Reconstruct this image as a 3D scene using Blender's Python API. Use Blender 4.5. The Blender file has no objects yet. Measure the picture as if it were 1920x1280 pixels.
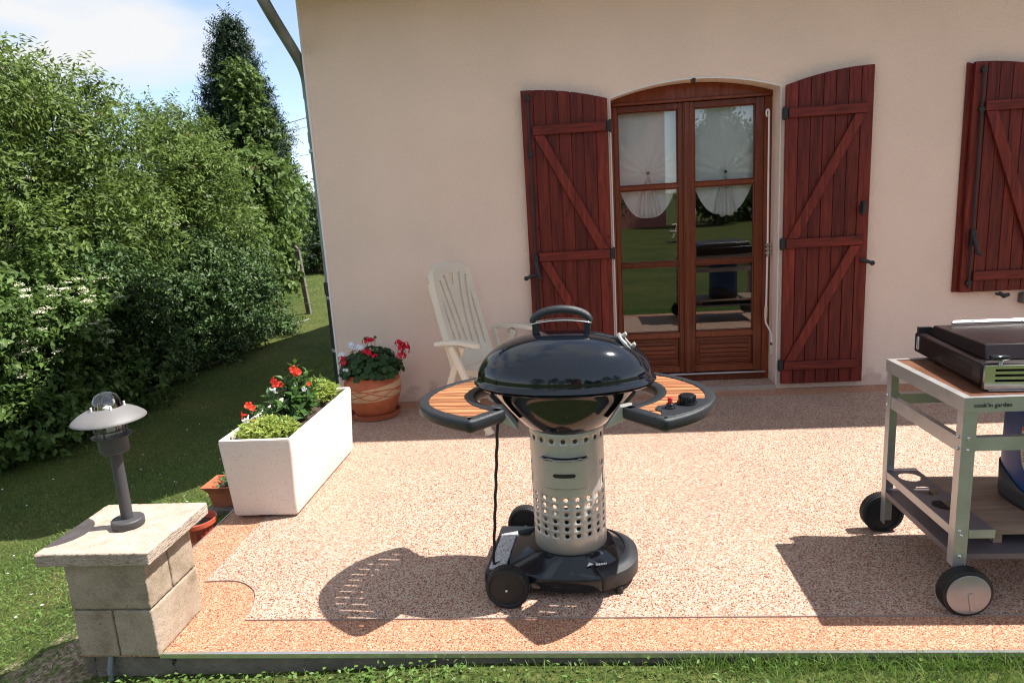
import bpy, bmesh, math, random
import numpy as np
from mathutils import Vector, Matrix

random.seed(7)
rng = np.random.default_rng(11)
sc = bpy.context.scene
COL = sc.collection
PI = math.pi

# ------------------------------------------------------------------ camera
cam_d = bpy.data.cameras.new('camera')
cam_d.sensor_width = 36.0
cam_d.lens = 1277.4 * 36.0 / 1920.0
cam_d.clip_start = 0.05
cam_d.clip_end = 3000.0
cam = bpy.data.objects.new('camera', cam_d)
COL.objects.link(cam)
_yaw, _pit, _rol = -0.0907, 0.2011, -0.0610
_f = Vector((math.sin(_yaw) * math.cos(_pit), math.cos(_yaw) * math.cos(_pit), -math.sin(_pit)))
_r = Vector((math.cos(_yaw), -math.sin(_yaw), 0))
_u = _r.cross(_f)
_R = _r * math.cos(_rol) + _u * math.sin(_rol)
_U = -_r * math.sin(_rol) + _u * math.cos(_rol)
cam.matrix_world = Matrix(((_R.x, _U.x, -_f.x, 1.8918), (_R.y, _U.y, -_f.y, -5.2032), (_R.z, _U.z, -_f.z, 1.5204), (0, 0, 0, 1)))
sc.camera = cam

# ------------------------------------------------------------------ sun, sky, exposure
SUN_DIR = Vector((0.60, 0.12, 1.0)).normalized()          # towards the sun
SUN_EL = math.asin(SUN_DIR.z)
SUN_ROT = math.atan2(SUN_DIR.x, SUN_DIR.y)
sun_d = bpy.data.lights.new('sun', 'SUN')
sun_d.energy = 5.0
sun_d.angle = math.radians(0.5)
sun_d.color = (1.0, 0.955, 0.89)
sun = bpy.data.objects.new('sun', sun_d)
sun.rotation_euler = (-SUN_DIR).to_track_quat('-Z', 'Y').to_euler()
COL.objects.link(sun)

world = bpy.data.worlds.new('World')
sc.world = world
world.use_nodes = True
wn = world.node_tree
wn.nodes.clear()
w_out = wn.nodes.new('ShaderNodeOutputWorld')
w_bg = wn.nodes.new('ShaderNodeBackground')
w_sky = wn.nodes.new('ShaderNodeTexSky')
w_sky.sky_type = 'NISHITA'
w_sky.sun_disc = False
w_sky.sun_elevation = SUN_EL
w_sky.sun_rotation = SUN_ROT
w_sky.air_density = 0.8
w_sky.dust_density = 0.25
w_sky.ozone_density = 2.0
w_bg.inputs['Strength'].default_value = 0.13
w_tc = wn.nodes.new('ShaderNodeTexCoord')
w_map = wn.nodes.new('ShaderNodeMapping')
w_map.inputs['Scale'].default_value = (1.0, 1.0, 3.2)
w_map.inputs['Location'].default_value = (3.3, 0.2, 1.4)
w_noise = wn.nodes.new('ShaderNodeTexNoise')
w_noise.inputs['Scale'].default_value = 2.3
w_noise.inputs['Detail'].default_value = 7.0
w_noise.inputs['Roughness'].default_value = 0.48
w_ramp = wn.nodes.new('ShaderNodeValToRGB')
w_ramp.color_ramp.elements[0].color = (0.22, 0.22, 0.22, 1)
w_ramp.color_ramp.elements[0].position = 0.43
w_ramp.color_ramp.elements[1].position = 0.57
w_sep = wn.nodes.new('ShaderNodeSeparateXYZ')
w_add = wn.nodes.new('ShaderNodeMath')
w_add.operation = 'MULTIPLY_ADD'
w_add.inputs[1].default_value = 0.02
wn.links.new(w_tc.outputs['Generated'], w_sep.inputs['Vector'])
wn.links.new(w_sep.outputs['Y'], w_add.inputs[0])
wn.links.new(w_noise.outputs['Fac'], w_add.inputs[2])
w_mix = wn.nodes.new('ShaderNodeMix')
w_mix.data_type = 'RGBA'
w_mix.inputs['B'].default_value = (3.55, 3.6, 3.65, 1)
wn.links.new(w_tc.outputs['Generated'], w_map.inputs['Vector'])
wn.links.new(w_map.outputs['Vector'], w_noise.inputs['Vector'])
wn.links.new(w_add.outputs['Value'], w_ramp.inputs['Fac'])
w_hz = wn.nodes.new('ShaderNodeMapRange')      # the southern half is evenly veiled, the northern half broken cloud
w_hz.inputs['From Min'].default_value = 0.15
w_hz.inputs['From Max'].default_value = -0.35
wn.links.new(w_sep.outputs['Y'], w_hz.inputs['Value'])
w_fm = wn.nodes.new('ShaderNodeMix')
w_fm.inputs['B'].default_value = 0.54
wn.links.new(w_hz.outputs['Result'], w_fm.inputs['Factor'])
wn.links.new(w_ramp.outputs['Color'], w_fm.inputs['A'])
wn.links.new(w_fm.outputs['Result'], w_mix.inputs['Factor'])
wn.links.new(w_sky.outputs['Color'], w_mix.inputs['A'])
wn.links.new(w_mix.outputs['Result'], w_bg.inputs['Color'])
wn.links.new(w_bg.outputs['Background'], w_out.inputs['Surface'])

sc.view_settings.view_transform = 'Standard'
sc.view_settings.look = 'None'
sc.view_settings.exposure = 1.0
sc.view_settings.gamma = 1.0
sc.render.engine = 'CYCLES'
sc.cycles.use_denoising = True
sc.cycles.filter_width = 1.15
sc.cycles.max_bounces = 8
sc.cycles.transparent_max_bounces = 12
sc.cycles.sample_clamp_indirect = 6.0


# ------------------------------------------------------------------ material helpers
def nn(nt, t, **kw):
    n = nt.nodes.new(t)
    for k, v in kw.items():
        setattr(n, k, v)
    return n


def new_mat(name):
    m = bpy.data.materials.new(name)
    m.use_nodes = True
    nt = m.node_tree
    b = nt.nodes['Principled BSDF']
    return m, nt, b


def ramp_node(nt, stops):
    r = nt.nodes.new('ShaderNodeValToRGB')
    e = r.color_ramp.elements
    while len(e) < len(stops):
        e.new(0.5)
    for el, (p, c) in zip(e, stops):
        el.position = p
        el.color = (c[0], c[1], c[2], 1)
    return r


def simple(name, col, rough=0.5, metal=0.0, var=0.0, vscale=12.0, bump=0.0, bscale=80.0, coat=0.0, spec=0.5,
           stretch=(1, 1, 1), rvar=0.0):
    """one surface: a base colour with a soft procedural variation, optional bump"""
    m, nt, b = new_mat(name)
    b.inputs['Base Color'].default_value = (*col, 1)
    b.inputs['Roughness'].default_value = rough
    b.inputs['Metallic'].default_value = metal
    b.inputs['Specular IOR Level'].default_value = spec
    b.inputs['Coat Weight'].default_value = coat
    b.inputs['Coat Roughness'].default_value = 0.03
    tc = nn(nt, 'ShaderNodeTexCoord')
    mp = nn(nt, 'ShaderNodeMapping')
    mp.inputs['Scale'].default_value = stretch
    nt.links.new(tc.outputs['Object'], mp.inputs['Vector'])
    if var > 0 or rvar > 0:
        n = nn(nt, 'ShaderNodeTexNoise')
        n.inputs['Scale'].default_value = vscale
        n.inputs['Detail'].default_value = 6
        nt.links.new(mp.outputs['Vector'], n.inputs['Vector'])
        lo = tuple(max(0, c * (1 - var)) for c in col)
        hi = tuple(min(1, c * (1 + var)) for c in col)
        r = ramp_node(nt, [(0.3, lo), (0.7, hi)])
        nt.links.new(n.outputs['Fac'], r.inputs['Fac'])
        nt.links.new(r.outputs['Color'], b.inputs['Base Color'])
        if rvar > 0:
            mr = nn(nt, 'ShaderNodeMapRange')
            mr.inputs['To Min'].default_value = rough - rvar
            mr.inputs['To Max'].default_value = rough + rvar
            nt.links.new(n.outputs['Fac'], mr.inputs['Value'])
            nt.links.new(mr.outputs['Result'], b.inputs['Roughness'])
    if bump > 0:
        n2 = nn(nt, 'ShaderNodeTexNoise')
        n2.inputs['Scale'].default_value = bscale
        n2.inputs['Detail'].default_value = 4
        nt.links.new(mp.outputs['Vector'], n2.inputs['Vector'])
        bp = nn(nt, 'ShaderNodeBump')
        bp.inputs['Strength'].default_value = bump
        bp.inputs['Distance'].default_value = 0.01
        nt.links.new(n2.outputs['Fac'], bp.inputs['Height'])
        nt.links.new(bp.outputs['Normal'], b.inputs['Normal'])
    return m


def gravel(name, stops, scale=235.0):
    """resin bound marble chips: a random colour per chip, big soft tone drift, chip relief"""
    m, nt, b = new_mat(name)
    tc = nn(nt, 'ShaderNodeTexCoord')
    v = nn(nt, 'ShaderNodeTexVoronoi')
    v.inputs['Scale'].default_value = scale
    nt.links.new(tc.outputs['Object'], v.inputs['Vector'])
    sep = nn(nt, 'ShaderNodeSeparateColor')
    nt.links.new(v.outputs['Color'], sep.inputs['Color'])
    r = ramp_node(nt, stops)
    r.color_ramp.interpolation = 'CONSTANT'
    nt.links.new(sep.outputs['Red'], r.inputs['Fac'])
    n = nn(nt, 'ShaderNodeTexNoise')
    n.inputs['Scale'].default_value = 2.5
    n.inputs['Detail'].default_value = 5
    nt.links.new(tc.outputs['Object'], n.inputs['Vector'])
    mr = nn(nt, 'ShaderNodeMapRange')
    mr.inputs['To Min'].default_value = 0.86
    mr.inputs['To Max'].default_value = 1.12
    nt.links.new(n.outputs['Fac'], mr.inputs['Value'])
    mul = nn(nt, 'ShaderNodeVectorMath', operation='SCALE')
    nt.links.new(r.outputs['Color'], mul.inputs[0])
    nt.links.new(mr.outputs['Result'], mul.inputs['Scale'])
    nt.links.new(mul.outputs['Vector'], b.inputs['Base Color'])
    b.inputs['Roughness'].default_value = 0.55
    b.inputs['Specular IOR Level'].default_value = 0.35
    bp = nn(nt, 'ShaderNodeBump')
    bp.inputs['Strength'].default_value = 0.55
    bp.inputs['Distance'].default_value = 0.003
    bp.invert = True
    nt.links.new(v.outputs['Distance'], bp.inputs['Height'])
    nt.links.new(bp.outputs['Normal'], b.inputs['Normal'])
    return m


def wood(name, dark, light, grain=(1, 14, 14), scale=3.0, rough=0.5, knots=False, coat=0.0):
    """stained timber: stretched grain, random tone per board (mesh island), a few dark knots"""
    m, nt, b = new_mat(name)
    tc = nn(nt, 'ShaderNodeTexCoord')
    mp = nn(nt, 'ShaderNodeMapping')
    mp.inputs['Scale'].default_value = grain
    nt.links.new(tc.outputs['Object'], mp.inputs['Vector'])
    geo = nn(nt, 'ShaderNodeNewGeometry')
    add = nn(nt, 'ShaderNodeVectorMath', operation='ADD')
    mulr = nn(nt, 'ShaderNodeMath', operation='MULTIPLY')
    mulr.inputs[1].default_value = 37.0
    nt.links.new(geo.outputs['Random Per Island'], mulr.inputs[0])
    nt.links.new(mp.outputs['Vector'], add.inputs[0])
    nt.links.new(mulr.outputs['Value'], add.inputs[1])
    n = nn(nt, 'ShaderNodeTexNoise')
    n.inputs['Scale'].default_value = scale
    n.inputs['Detail'].default_value = 7
    n.inputs['Distortion'].default_value = 0.6
    nt.links.new(add.outputs['Vector'], n.inputs['Vector'])
    r = ramp_node(nt, [(0.30, dark), (0.72, light)])
    nt.links.new(n.outputs['Fac'], r.inputs['Fac'])
    mr = nn(nt, 'ShaderNodeMapRange')
    mr.inputs['To Min'].default_value = 0.66
    mr.inputs['To Max'].default_value = 1.32
    nt.links.new(geo.outputs['Random Per Island'], mr.inputs['Value'])
    mul = nn(nt, 'ShaderNodeVectorMath', operation='SCALE')
    nt.links.new(r.outputs['Color'], mul.inputs[0])
    nt.links.new(mr.outputs['Result'], mul.inputs['Scale'])
    last = mul.outputs['Vector']
    if knots:
        vo = nn(nt, 'ShaderNodeTexVoronoi')
        vo.inputs['Scale'].default_value = 4.0
        mp2 = nn(nt, 'ShaderNodeMapping')
        mp2.inputs['Scale'].default_value = (2.2, 1, 1)
        nt.links.new(tc.outputs['Object'], mp2.inputs['Vector'])
        nt.links.new(mp2.outputs['Vector'], vo.inputs['Vector'])
        kr = ramp_node(nt, [(0.03, (0.35, 0.35, 0.35)), (0.09, (1, 1, 1))])
        nt.links.new(vo.outputs['Distance'], kr.inputs['Fac'])
        mm = nn(nt, 'ShaderNodeVectorMath', operation='MULTIPLY')
        nt.links.new(last, mm.inputs[0])
        nt.links.new(kr.outputs['Color'], mm.inputs[1])
        last = mm.outputs['Vector']
    nt.links.new(last, b.inputs['Base Color'])
    b.inputs['Roughness'].default_value = rough
    b.inputs['Specular IOR Level'].default_value = 0.28
    b.inputs['Coat Weight'].default_value = coat
    bp = nn(nt, 'ShaderNodeBump')
    bp.inputs['Strength'].default_value = 0.15
    bp.inputs['Distance'].default_value = 0.003
    nt.links.new(n.outputs['Fac'], bp.inputs['Height'])
    nt.links.new(bp.outputs['Normal'], b.inputs['Normal'])
    return m


def leafmat(name, dark, light, rough=0.42, trans=0.35, spec=0.30, young=None):
    m, nt, b = new_mat(name)
    geo = nn(nt, 'ShaderNodeNewGeometry')
    tc = nn(nt, 'ShaderNodeTexCoord')
    n = nn(nt, 'ShaderNodeTexNoise')
    n.inputs['Scale'].default_value = 1.6
    n.inputs['Detail'].default_value = 3
    nt.links.new(tc.outputs['Object'], n.inputs['Vector'])
    add = nn(nt, 'ShaderNodeMath', operation='ADD')
    hal = nn(nt, 'ShaderNodeMath', operation='MULTIPLY')
    hal.inputs[1].default_value = 0.55
    hn = nn(nt, 'ShaderNodeMath', operation='MULTIPLY')
    hn.inputs[1].default_value = 0.75
    nt.links.new(geo.outputs['Random Per Island'], hal.inputs[0])
    nt.links.new(n.outputs['Fac'], hn.inputs[0])
    nt.links.new(hal.outputs[0], add.inputs[0])
    nt.links.new(hn.outputs[0], add.inputs[1])
    stops = [(0.25, dark), (0.85, light)]
    if young:
        stops.append((0.97, young))
    r = ramp_node(nt, stops)
    nt.links.new(add.outputs[0], r.inputs['Fac'])
    nt.links.new(r.outputs['Color'], b.inputs['Base Color'])
    b.inputs['Roughness'].default_value = rough
    b.inputs['Specular IOR Level'].default_value = spec
    tr = nn(nt, 'ShaderNodeBsdfTranslucent')
    sat = nn(nt, 'ShaderNodeHueSaturation')
    sat.inputs['Value'].default_value = 1.5
    sat.inputs['Hue'].default_value = 0.495
    nt.links.new(r.outputs['Color'], sat.inputs['Color'])
    nt.links.new(sat.outputs['Color'], tr.inputs['Color'])
    mx = nn(nt, 'ShaderNodeMixShader')
    mx.inputs['Fac'].default_value = trans
    nt.links.new(b.outputs['BSDF'], mx.inputs[1])
    nt.links.new(tr.outputs['BSDF'], mx.inputs[2])
    nt.links.new(mx.outputs['Shader'], nt.nodes['Material Output'].inputs['Surface'])
    return m


def glassmat(name, tint=(0.93, 0.96, 0.95), refl=1.0, base=0.0):
    """thin clear glass: see-through plus mirror reflection by Fresnel"""
    m, nt, b = new_mat(name)
    nt.nodes.remove(b)
    t = nn(nt, 'ShaderNodeBsdfTransparent')
    t.inputs['Color'].default_value = (*tint, 1)
    g = nn(nt, 'ShaderNodeBsdfGlossy')
    g.inputs['Roughness'].default_value = 0.01
    g.inputs['Color'].default_value = (refl, refl, refl, 1)
    fr = nn(nt, 'ShaderNodeFresnel')
    fr.inputs['IOR'].default_value = 1.52
    mr = nn(nt, 'ShaderNodeMapRange')
    mr.inputs['To Min'].default_value = base
    mr.inputs['To Max'].default_value = 1.0
    nt.links.new(fr.outputs['Fac'], mr.inputs['Value'])
    mx = nn(nt, 'ShaderNodeMixShader')
    nt.links.new(mr.outputs['Result'], mx.inputs['Fac'])
    nt.links.new(t.outputs['BSDF'], mx.inputs[1])
    nt.links.new(g.outputs['BSDF'], mx.inputs[2])
    nt.links.new(mx.outputs['Shader'], nt.nodes['Material Output'].inputs['Surface'])
    return m


def clothmat(name, col, alpha=0.3, trans=0.4):
    m, nt, b = new_mat(name)
    b.inputs['Base Color'].default_value = (*col, 1)
    b.inputs['Roughness'].default_value = 0.9
    tr = nn(nt, 'ShaderNodeBsdfTranslucent')
    tr.inputs['Color'].default_value = (*col, 1)
    tp = nn(nt, 'ShaderNodeBsdfTransparent')
    a = nn(nt, 'ShaderNodeMixShader')
    a.inputs['Fac'].default_value = trans
    c = nn(nt, 'ShaderNodeMixShader')
    c.inputs['Fac'].default_value = alpha
    nt.links.new(b.outputs['BSDF'], a.inputs[1])
    nt.links.new(tr.outputs['BSDF'], a.inputs[2])
    nt.links.new(a.outputs['Shader'], c.inputs[1])
    nt.links.new(tp.outputs['BSDF'], c.inputs[2])
    nt.links.new(c.outputs['Shader'], nt.nodes['Material Output'].inputs['Surface'])
    return m


# ------------------------------------------------------------------ mesh helpers
class MB:
    """collects shapes and links them as ONE mesh object"""

    def __init__(self):
        self.v = []
        self.f = []

    def add(self, vs, fs):
        o = len(self.v)
        self.v += [tuple(v) for v in vs]
        self.f += [tuple(i + o for i in f) for f in fs]
        return self

    def box(self, x0, x1, y0, y1, z0, z1):
        vs = [(x, y, z) for z in (z0, z1) for y in (y0, y1) for x in (x0, x1)]
        return self.add(vs, [(0, 2, 3, 1), (4, 5, 7, 6), (0, 1, 5, 4), (2, 6, 7, 3), (0, 4, 6, 2), (1, 3, 7, 5)])

    def obox(self, c, ax, ay, az):
        """box from centre and three half axes"""
        c, ax, ay, az = map(Vector, (c, ax, ay, az))
        vs = [c + ax * sx + ay * sy + az * sz for sz in (-1, 1) for sy in (-1, 1) for sx in (-1, 1)]
        return self.add(vs, [(0, 2, 3, 1), (4, 5, 7, 6), (0, 1, 5, 4), (2, 6, 7, 3), (0, 4, 6, 2), (1, 3, 7, 5)])

    def bar(self, a, b, w, h, up=(0, 0, 1)):
        """rectangular bar from a to b, width w (sideways) and height h (along up)"""
        a, b, up = Vector(a), Vector(b), Vector(up)
        d = (b - a)
        L = d.length
        d.normalize()
        s = d.cross(up)
        if s.length < 1e-6:
            s = d.cross(Vector((1, 0, 0)))
        s.normalize()
        u = s.cross(d)
        return self.obox((a + b) / 2, d * L / 2, s * w / 2, u * h / 2)

    def prism(self, pts, axis, a0, a1):
        """extrude a 2D polygon; axis 'y': pts are (x,z); 'z': (x,y); 'x': (y,z)"""
        def P(p, a):
            return {'y': (p[0], a, p[1]), 'z': (p[0], p[1], a), 'x': (a, p[0], p[1])}[axis]
        n = len(pts)
        vs = [P(p, a0) for p in pts] + [P(p, a1) for p in pts]
        fs = [tuple(range(n))[::-1], tuple(range(n, 2 * n))]
        fs += [(i, (i + 1) % n, n + (i + 1) % n, n + i) for i in range(n)]
        return self.add(vs, fs)

    def lathe(self, prof, c=(0, 0, 0), seg=48, cap0=True, cap1=True, sx=1.0, sy=1.0):
        vs = []
        for r, z in prof:
            for k in range(seg):
                a = 2 * PI * k / seg
                vs.append((c[0] + r * math.cos(a) * sx, c[1] + r * math.sin(a) * sy, c[2] + z))
        fs = []
        for i in range(len(prof) - 1):
            for k in range(seg):
                k2 = (k + 1) % seg
                fs.append((i * seg + k, i * seg + k2, (i + 1) * seg + k2, (i + 1) * seg + k))
        if cap0:
            fs.append(tuple(range(seg))[::-1])
        if cap1:
            o = (len(prof) - 1) * seg
            fs.append(tuple(range(o, o + seg)))
        return self.add(vs, fs)

    def cyl(self, a, b, r, seg=24, r2=None):
        a, b = Vector(a), Vector(b)
        d = (b - a).normalized()
        s = d.orthogonal().normalized()
        t = d.cross(s)
        r2 = r if r2 is None else r2
        vs = [a + (s * math.cos(2 * PI * k / seg) + t * math.sin(2 * PI * k / seg)) * r for k in range(seg)]
        vs += [b + (s * math.cos(2 * PI * k / seg) + t * math.sin(2 * PI * k / seg)) * r2 for k in range(seg)]
        fs = [tuple(range(seg))[::-1], tuple(range(seg, 2 * seg))]
        fs += [(k, (k + 1) % seg, seg + (k + 1) % seg, seg + k) for k in range(seg)]
        return self.add(vs, fs)

    def tube(self, pts, r, seg=12, flat=1.0, upv=None):
        """round tube through points; r may be a list"""
        pts = [Vector(p) for p in pts]
        n = len(pts)
        rs = r if isinstance(r, (list, tuple)) else [r] * n
        vs = []
        prev = None
        for i, p in enumerate(pts):
            d = (pts[min(i + 1, n - 1)] - pts[max(i - 1, 0)]).normalized()
            if prev is None:
                s = Vector(upv) if upv else d.orthogonal()
                s = (s - d * s.dot(d)).normalized()
            else:
                s = (prev - d * prev.dot(d))
                s = s.normalized() if s.length > 1e-6 else d.orthogonal().normalized()
            prev = s
            t = d.cross(s)
            for k in range(seg):
                a = 2 * PI * k / seg
                vs.append(p + s * math.cos(a) * rs[i] + t * math.sin(a) * rs[i] * flat)
        fs = [tuple(range(seg))[::-1], tuple(range((n - 1) * seg, n * seg))]
        for i in range(n - 1):
            for k in range(seg):
                k2 = (k + 1) % seg
                fs.append((i * seg + k, i * seg + k2, (i + 1) * seg + k2, (i + 1) * seg + k))
        return self.add(vs, fs)

    def sphere(self, c, r, seg=12, rings=8, sz=1.0):
        prof = []
        for i in range(1, rings):
            a = PI * i / rings
            prof.append((r * math.sin(a), -r * math.cos(a) * sz))
        return self.lathe(prof, c, seg)

    def build(self, name, m, parent=None, smooth=40.0, bevel=0.0, seg=2, recalc=True, weld=False, solid=0.0, off=-1.0):
        me = bpy.data.meshes.new(name)
        me.from_pydata(self.v, [], self.f)
        if recalc or weld:
            bm = bmesh.new()
            bm.from_mesh(me)
            if weld:
                bmesh.ops.remove_doubles(bm, verts=bm.verts, dist=2e-5)
            if recalc:
                bmesh.ops.recalc_face_normals(bm, faces=bm.faces)
            bm.to_mesh(me)
            bm.free()
        if smooth:
            me.polygons.foreach_set('use_smooth', [True] * len(me.polygons))
            me.set_sharp_from_angle(angle=math.radians(smooth))
        me.materials.append(m)
        o = bpy.data.objects.new(name, me)
        COL.objects.link(o)
        if parent:
            o.parent = parent
        if solid:
            s = o.modifiers.new('thickness', 'SOLIDIFY')
            s.thickness = solid
            s.offset = off
        if bevel:
            bv = o.modifiers.new('edges', 'BEVEL')
            bv.width = bevel
            bv.segments = seg
            bv.limit_method = 'ANGLE'
            bv.angle_limit = math.radians(40)
            bv.harden_normals = False
        return o


def build_each(mb, name, m, parent, **kw):
    # every loose piece becomes a mesh of its own
    n = len(mb.v)
    p = list(range(n))

    def find(i):
        while p[i] != i:
            p[i] = p[p[i]]
            i = p[i]
        return i
    for f in mb.f:
        a = find(f[0])
        for i in f[1:]:
            p[find(i)] = a
    groups = {}
    for f in mb.f:
        groups.setdefault(find(f[0]), []).append(f)
    out = []
    for fs in groups.values():
        ids = sorted({i for f in fs for i in f})
        mp = {i: k for k, i in enumerate(ids)}
        q = type(mb)()
        q.v = [mb.v[i] for i in ids]
        q.f = [tuple(mp[i] for i in f) for f in fs]
        out.append(q.build(name, m, parent, **kw))
    return out


def tag(o, label, cat, group=None):
    o['label'] = label
    o['category'] = cat
    if group:
        o['group'] = group
    return o


def thing(name, label, cat, loc=(0, 0, 0), rz=0.0, group=None):
    o = bpy.data.objects.new(name, None)
    o.empty_display_size = 0.1
    COL.objects.link(o)
    o.location = loc
    o.rotation_euler = (0, 0, rz)
    return tag(o, label, cat, group)


def struct(o):
    o['kind'] = 'structure'
    return o


def copy_tree(o, parent=None):
    c = o.copy()
    COL.objects.link(c)
    c.parent = parent
    for ch in list(o.children):
        copy_tree(ch, c)
    return c


def bulk_mesh(name, V, F, m, parent=None, smooth=False):
    """numpy arrays -> mesh object; F is (n, k) with one k"""
    me = bpy.data.meshes.new(name)
    n, k = F.shape
    me.vertices.add(len(V))
    me.vertices.foreach_set('co', np.ascontiguousarray(V, dtype=np.float32).ravel())
    me.loops.add(n * k)
    me.loops.foreach_set('vertex_index', np.ascontiguousarray(F, dtype=np.int32).ravel())
    me.polygons.add(n)
    me.polygons.foreach_set('loop_start', np.arange(0, n * k, k, dtype=np.int32))
    me.polygons.foreach_set('loop_total', np.full(n, k, dtype=np.int32))
    me.update(calc_edges=True)
    if smooth:
        me.polygons.foreach_set('use_smooth', [True] * n)
    me.materials.append(m)
    o = bpy.data.objects.new(name, me)
    COL.objects.link(o)
    if parent:
        o.parent = parent
    return o


def unit(a):
    return a / np.maximum(np.linalg.norm(a, axis=-1, keepdims=True), 1e-9)


def leaf_geo(P, D, N, L, W, fold=0.18, curl=0.12):
    """folded pointed leaves: base P, direction D, face normal N, length L, width W -> V, F (triangles)"""
    n = len(P)
    D = unit(D)
    S = unit(np.cross(D, N))
    N = np.cross(S, D)
    L = np.broadcast_to(np.asarray(L, float), (n,))[:, None]
    W = np.broadcast_to(np.asarray(W, float), (n,))[:, None]
    base = P
    mid = P + D * L * 0.45
    tip = P + D * L - N * L * curl
    l = mid - S * W * 0.5 + N * W * fold
    r = mid + S * W * 0.5 + N * W * fold
    V = np.stack([base, l, tip, r], 1).reshape(-1, 3)
    i = np.arange(n)[:, None] * 4
    F = np.concatenate([i + np.array([0, 2, 1]), i + np.array([0, 3, 2])], 1).reshape(-1, 3)
    return V, F


def round_leaf_geo(P, D, N, R, k=7, cup=0.2, rng=rng):
    """round lobed leaves as fans, slightly cupped"""
    n = len(P)
    D = unit(D)
    S = unit(np.cross(D, N))
    N = np.cross(S, D)
    R = np.broadcast_to(np.asarray(R, float), (n,))[:, None]
    vs = [P]
    for j in range(k):
        a = 2 * PI * j / k
        rr = R * (1.0 + 0.14 * (-1) ** j)
        vs.append(P + (D * math.cos(a) + S * math.sin(a)) * rr + N * rr * cup)
    V = np.stack(vs, 1).reshape(-1, 3)
    i = np.arange(n)[:, None] * (k + 1)
    tris = []
    for j in range(k):
        tris.append(i + np.array([0, 1 + j, 1 + (j + 1) % k]))
    F = np.concatenate(tris, 1).reshape(-1, 3)
    return V, F


def rdir(n, rng=rng):
    return unit(rng.normal(size=(n, 3)))


def sprig_points(lumps, n, rng, inner=0.25):
    """points and outward directions on / in a union of ellipsoid lumps (cx,cy,cz,rx,ry,rz)"""
    lm = np.array(lumps, float)
    area = (lm[:, 3] * lm[:, 4] + lm[:, 4] * lm[:, 5] + lm[:, 3] * lm[:, 5])
    idx = rng.choice(len(lm), n, p=area / area.sum())
    d = rdir(n, rng)
    rad = np.where(rng.random(n) < inner, rng.uniform(0.3, 0.8, n), rng.normal(0.97, 0.10, n))
    p = lm[idx, :3] + d * lm[idx, 3:6] * rad[:, None]
    o = unit(d / lm[idx, 3:6])
    return p, o


def sprig_crown(lumps, n, leaves, sl, ll, lw, rng, up=0.35, wild=0.55, droop=0.35, inner=0.25, zmin=-9):
    """leafy shoots through the crown: returns V, F and the shoot tips"""
    p, o = sprig_points(lumps, n, rng, inner)
    keep = p[:, 2] > zmin
    p, o = p[keep], o[keep]
    n = len(p)
    d = unit(o * 0.8 + np.array([0, 0, up]) + rdir(n, rng) * wild)
    L = sl * rng.uniform(0.6, 1.35, n)
    side = unit(np.cross(d, rdir(n, rng)))
    bit = unit(np.cross(d, side))
    k = leaves
    t = np.linspace(0.12, 1.0, k)
    P = p[:, None, :] + d[:, None, :] * (L[:, None] * t[None, :])[..., None]
    P[..., 2] -= (droop * L[:, None] * (t[None, :] ** 2)) * 0.5
    sgn = np.where(np.arange(k) % 2 == 0, 1.0, -1.0)
    ang = np.linspace(0, 1.2, k)
    sd = side[:, None, :] * (sgn * np.cos(ang))[None, :, None] + bit[:, None, :] * (sgn * np.sin(ang))[None, :, None]
    D = d[:, None, :] * 0.55 + sd * 0.9 + rng.normal(size=(n, k, 3)) * 0.25
    D[..., 2] -= droop * 0.6
    N = np.array([0, 0, 0.8]) + o[:, None, :] * 0.6 + rng.normal(size=(n, k, 3)) * 0.35
    P, D, N = P.reshape(-1, 3), D.reshape(-1, 3), N.reshape(-1, 3)
    sz = rng.uniform(0.65, 1.25, len(P))
    V, F = leaf_geo(P, D, N, ll * sz, lw * sz)
    tips = p + d * L[:, None]
    return V, F, tips, d


def clumps(lumps, k, s, rng):
    # break smooth lumps into many smaller ones on their surface, so that shade falls between them
    out = []
    for l in lumps:
        n = max(4, int(k * (l[3] * l[4] * l[5]) ** (1 / 3) / 0.85))
        d = rdir(n, rng)
        for q in range(n):
            f = rng.uniform(0.62, 1.0)
            ss = s * rng.uniform(0.7, 1.35)
            out.append((l[0] + d[q, 0] * l[3] * f, l[1] + d[q, 1] * l[4] * f, l[2] + d[q, 2] * l[5] * f, ss, ss, ss * 0.8))
    return out


def merge(parts):
    Vs, Fs, o = [], [], 0
    for V, F in parts:
        Vs.append(V)
        Fs.append(F + o)
        o += len(V)
    return np.concatenate(Vs), np.concatenate(Fs)


def umbels(tips, R, rng, per=34, s=0.018):
    """flat flower plates made of tiny florets"""
    n = len(tips)
    a = rng.uniform(0, 2 * PI, (n, per))
    r = np.sqrt(rng.random((n, per))) * R
    P = tips[:, None, :] + np.stack([np.cos(a) * r, np.sin(a) * r, rng.normal(0, R * 0.12, (n, per)) - r * 0.25], -1)
    P = P.reshape(-1, 3)
    D = rdir(len(P), rng)
    D[:, 2] *= 0.3
    N = np.tile(np.array([0, 0, 1.0]), (len(P), 1)) + rdir(len(P), rng) * 0.5
    return leaf_geo(P, D, N, s, s * 0.9)

# ------------------------------------------------------------------ materials
def S(r, g, b):
    """sRGB 0-255 -> linear"""
    def c(v):
        v /= 255.0
        return v / 12.92 if v <= 0.04045 else ((v + 0.055) / 1.055) ** 2.4
    return (c(r), c(g), c(b))


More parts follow.
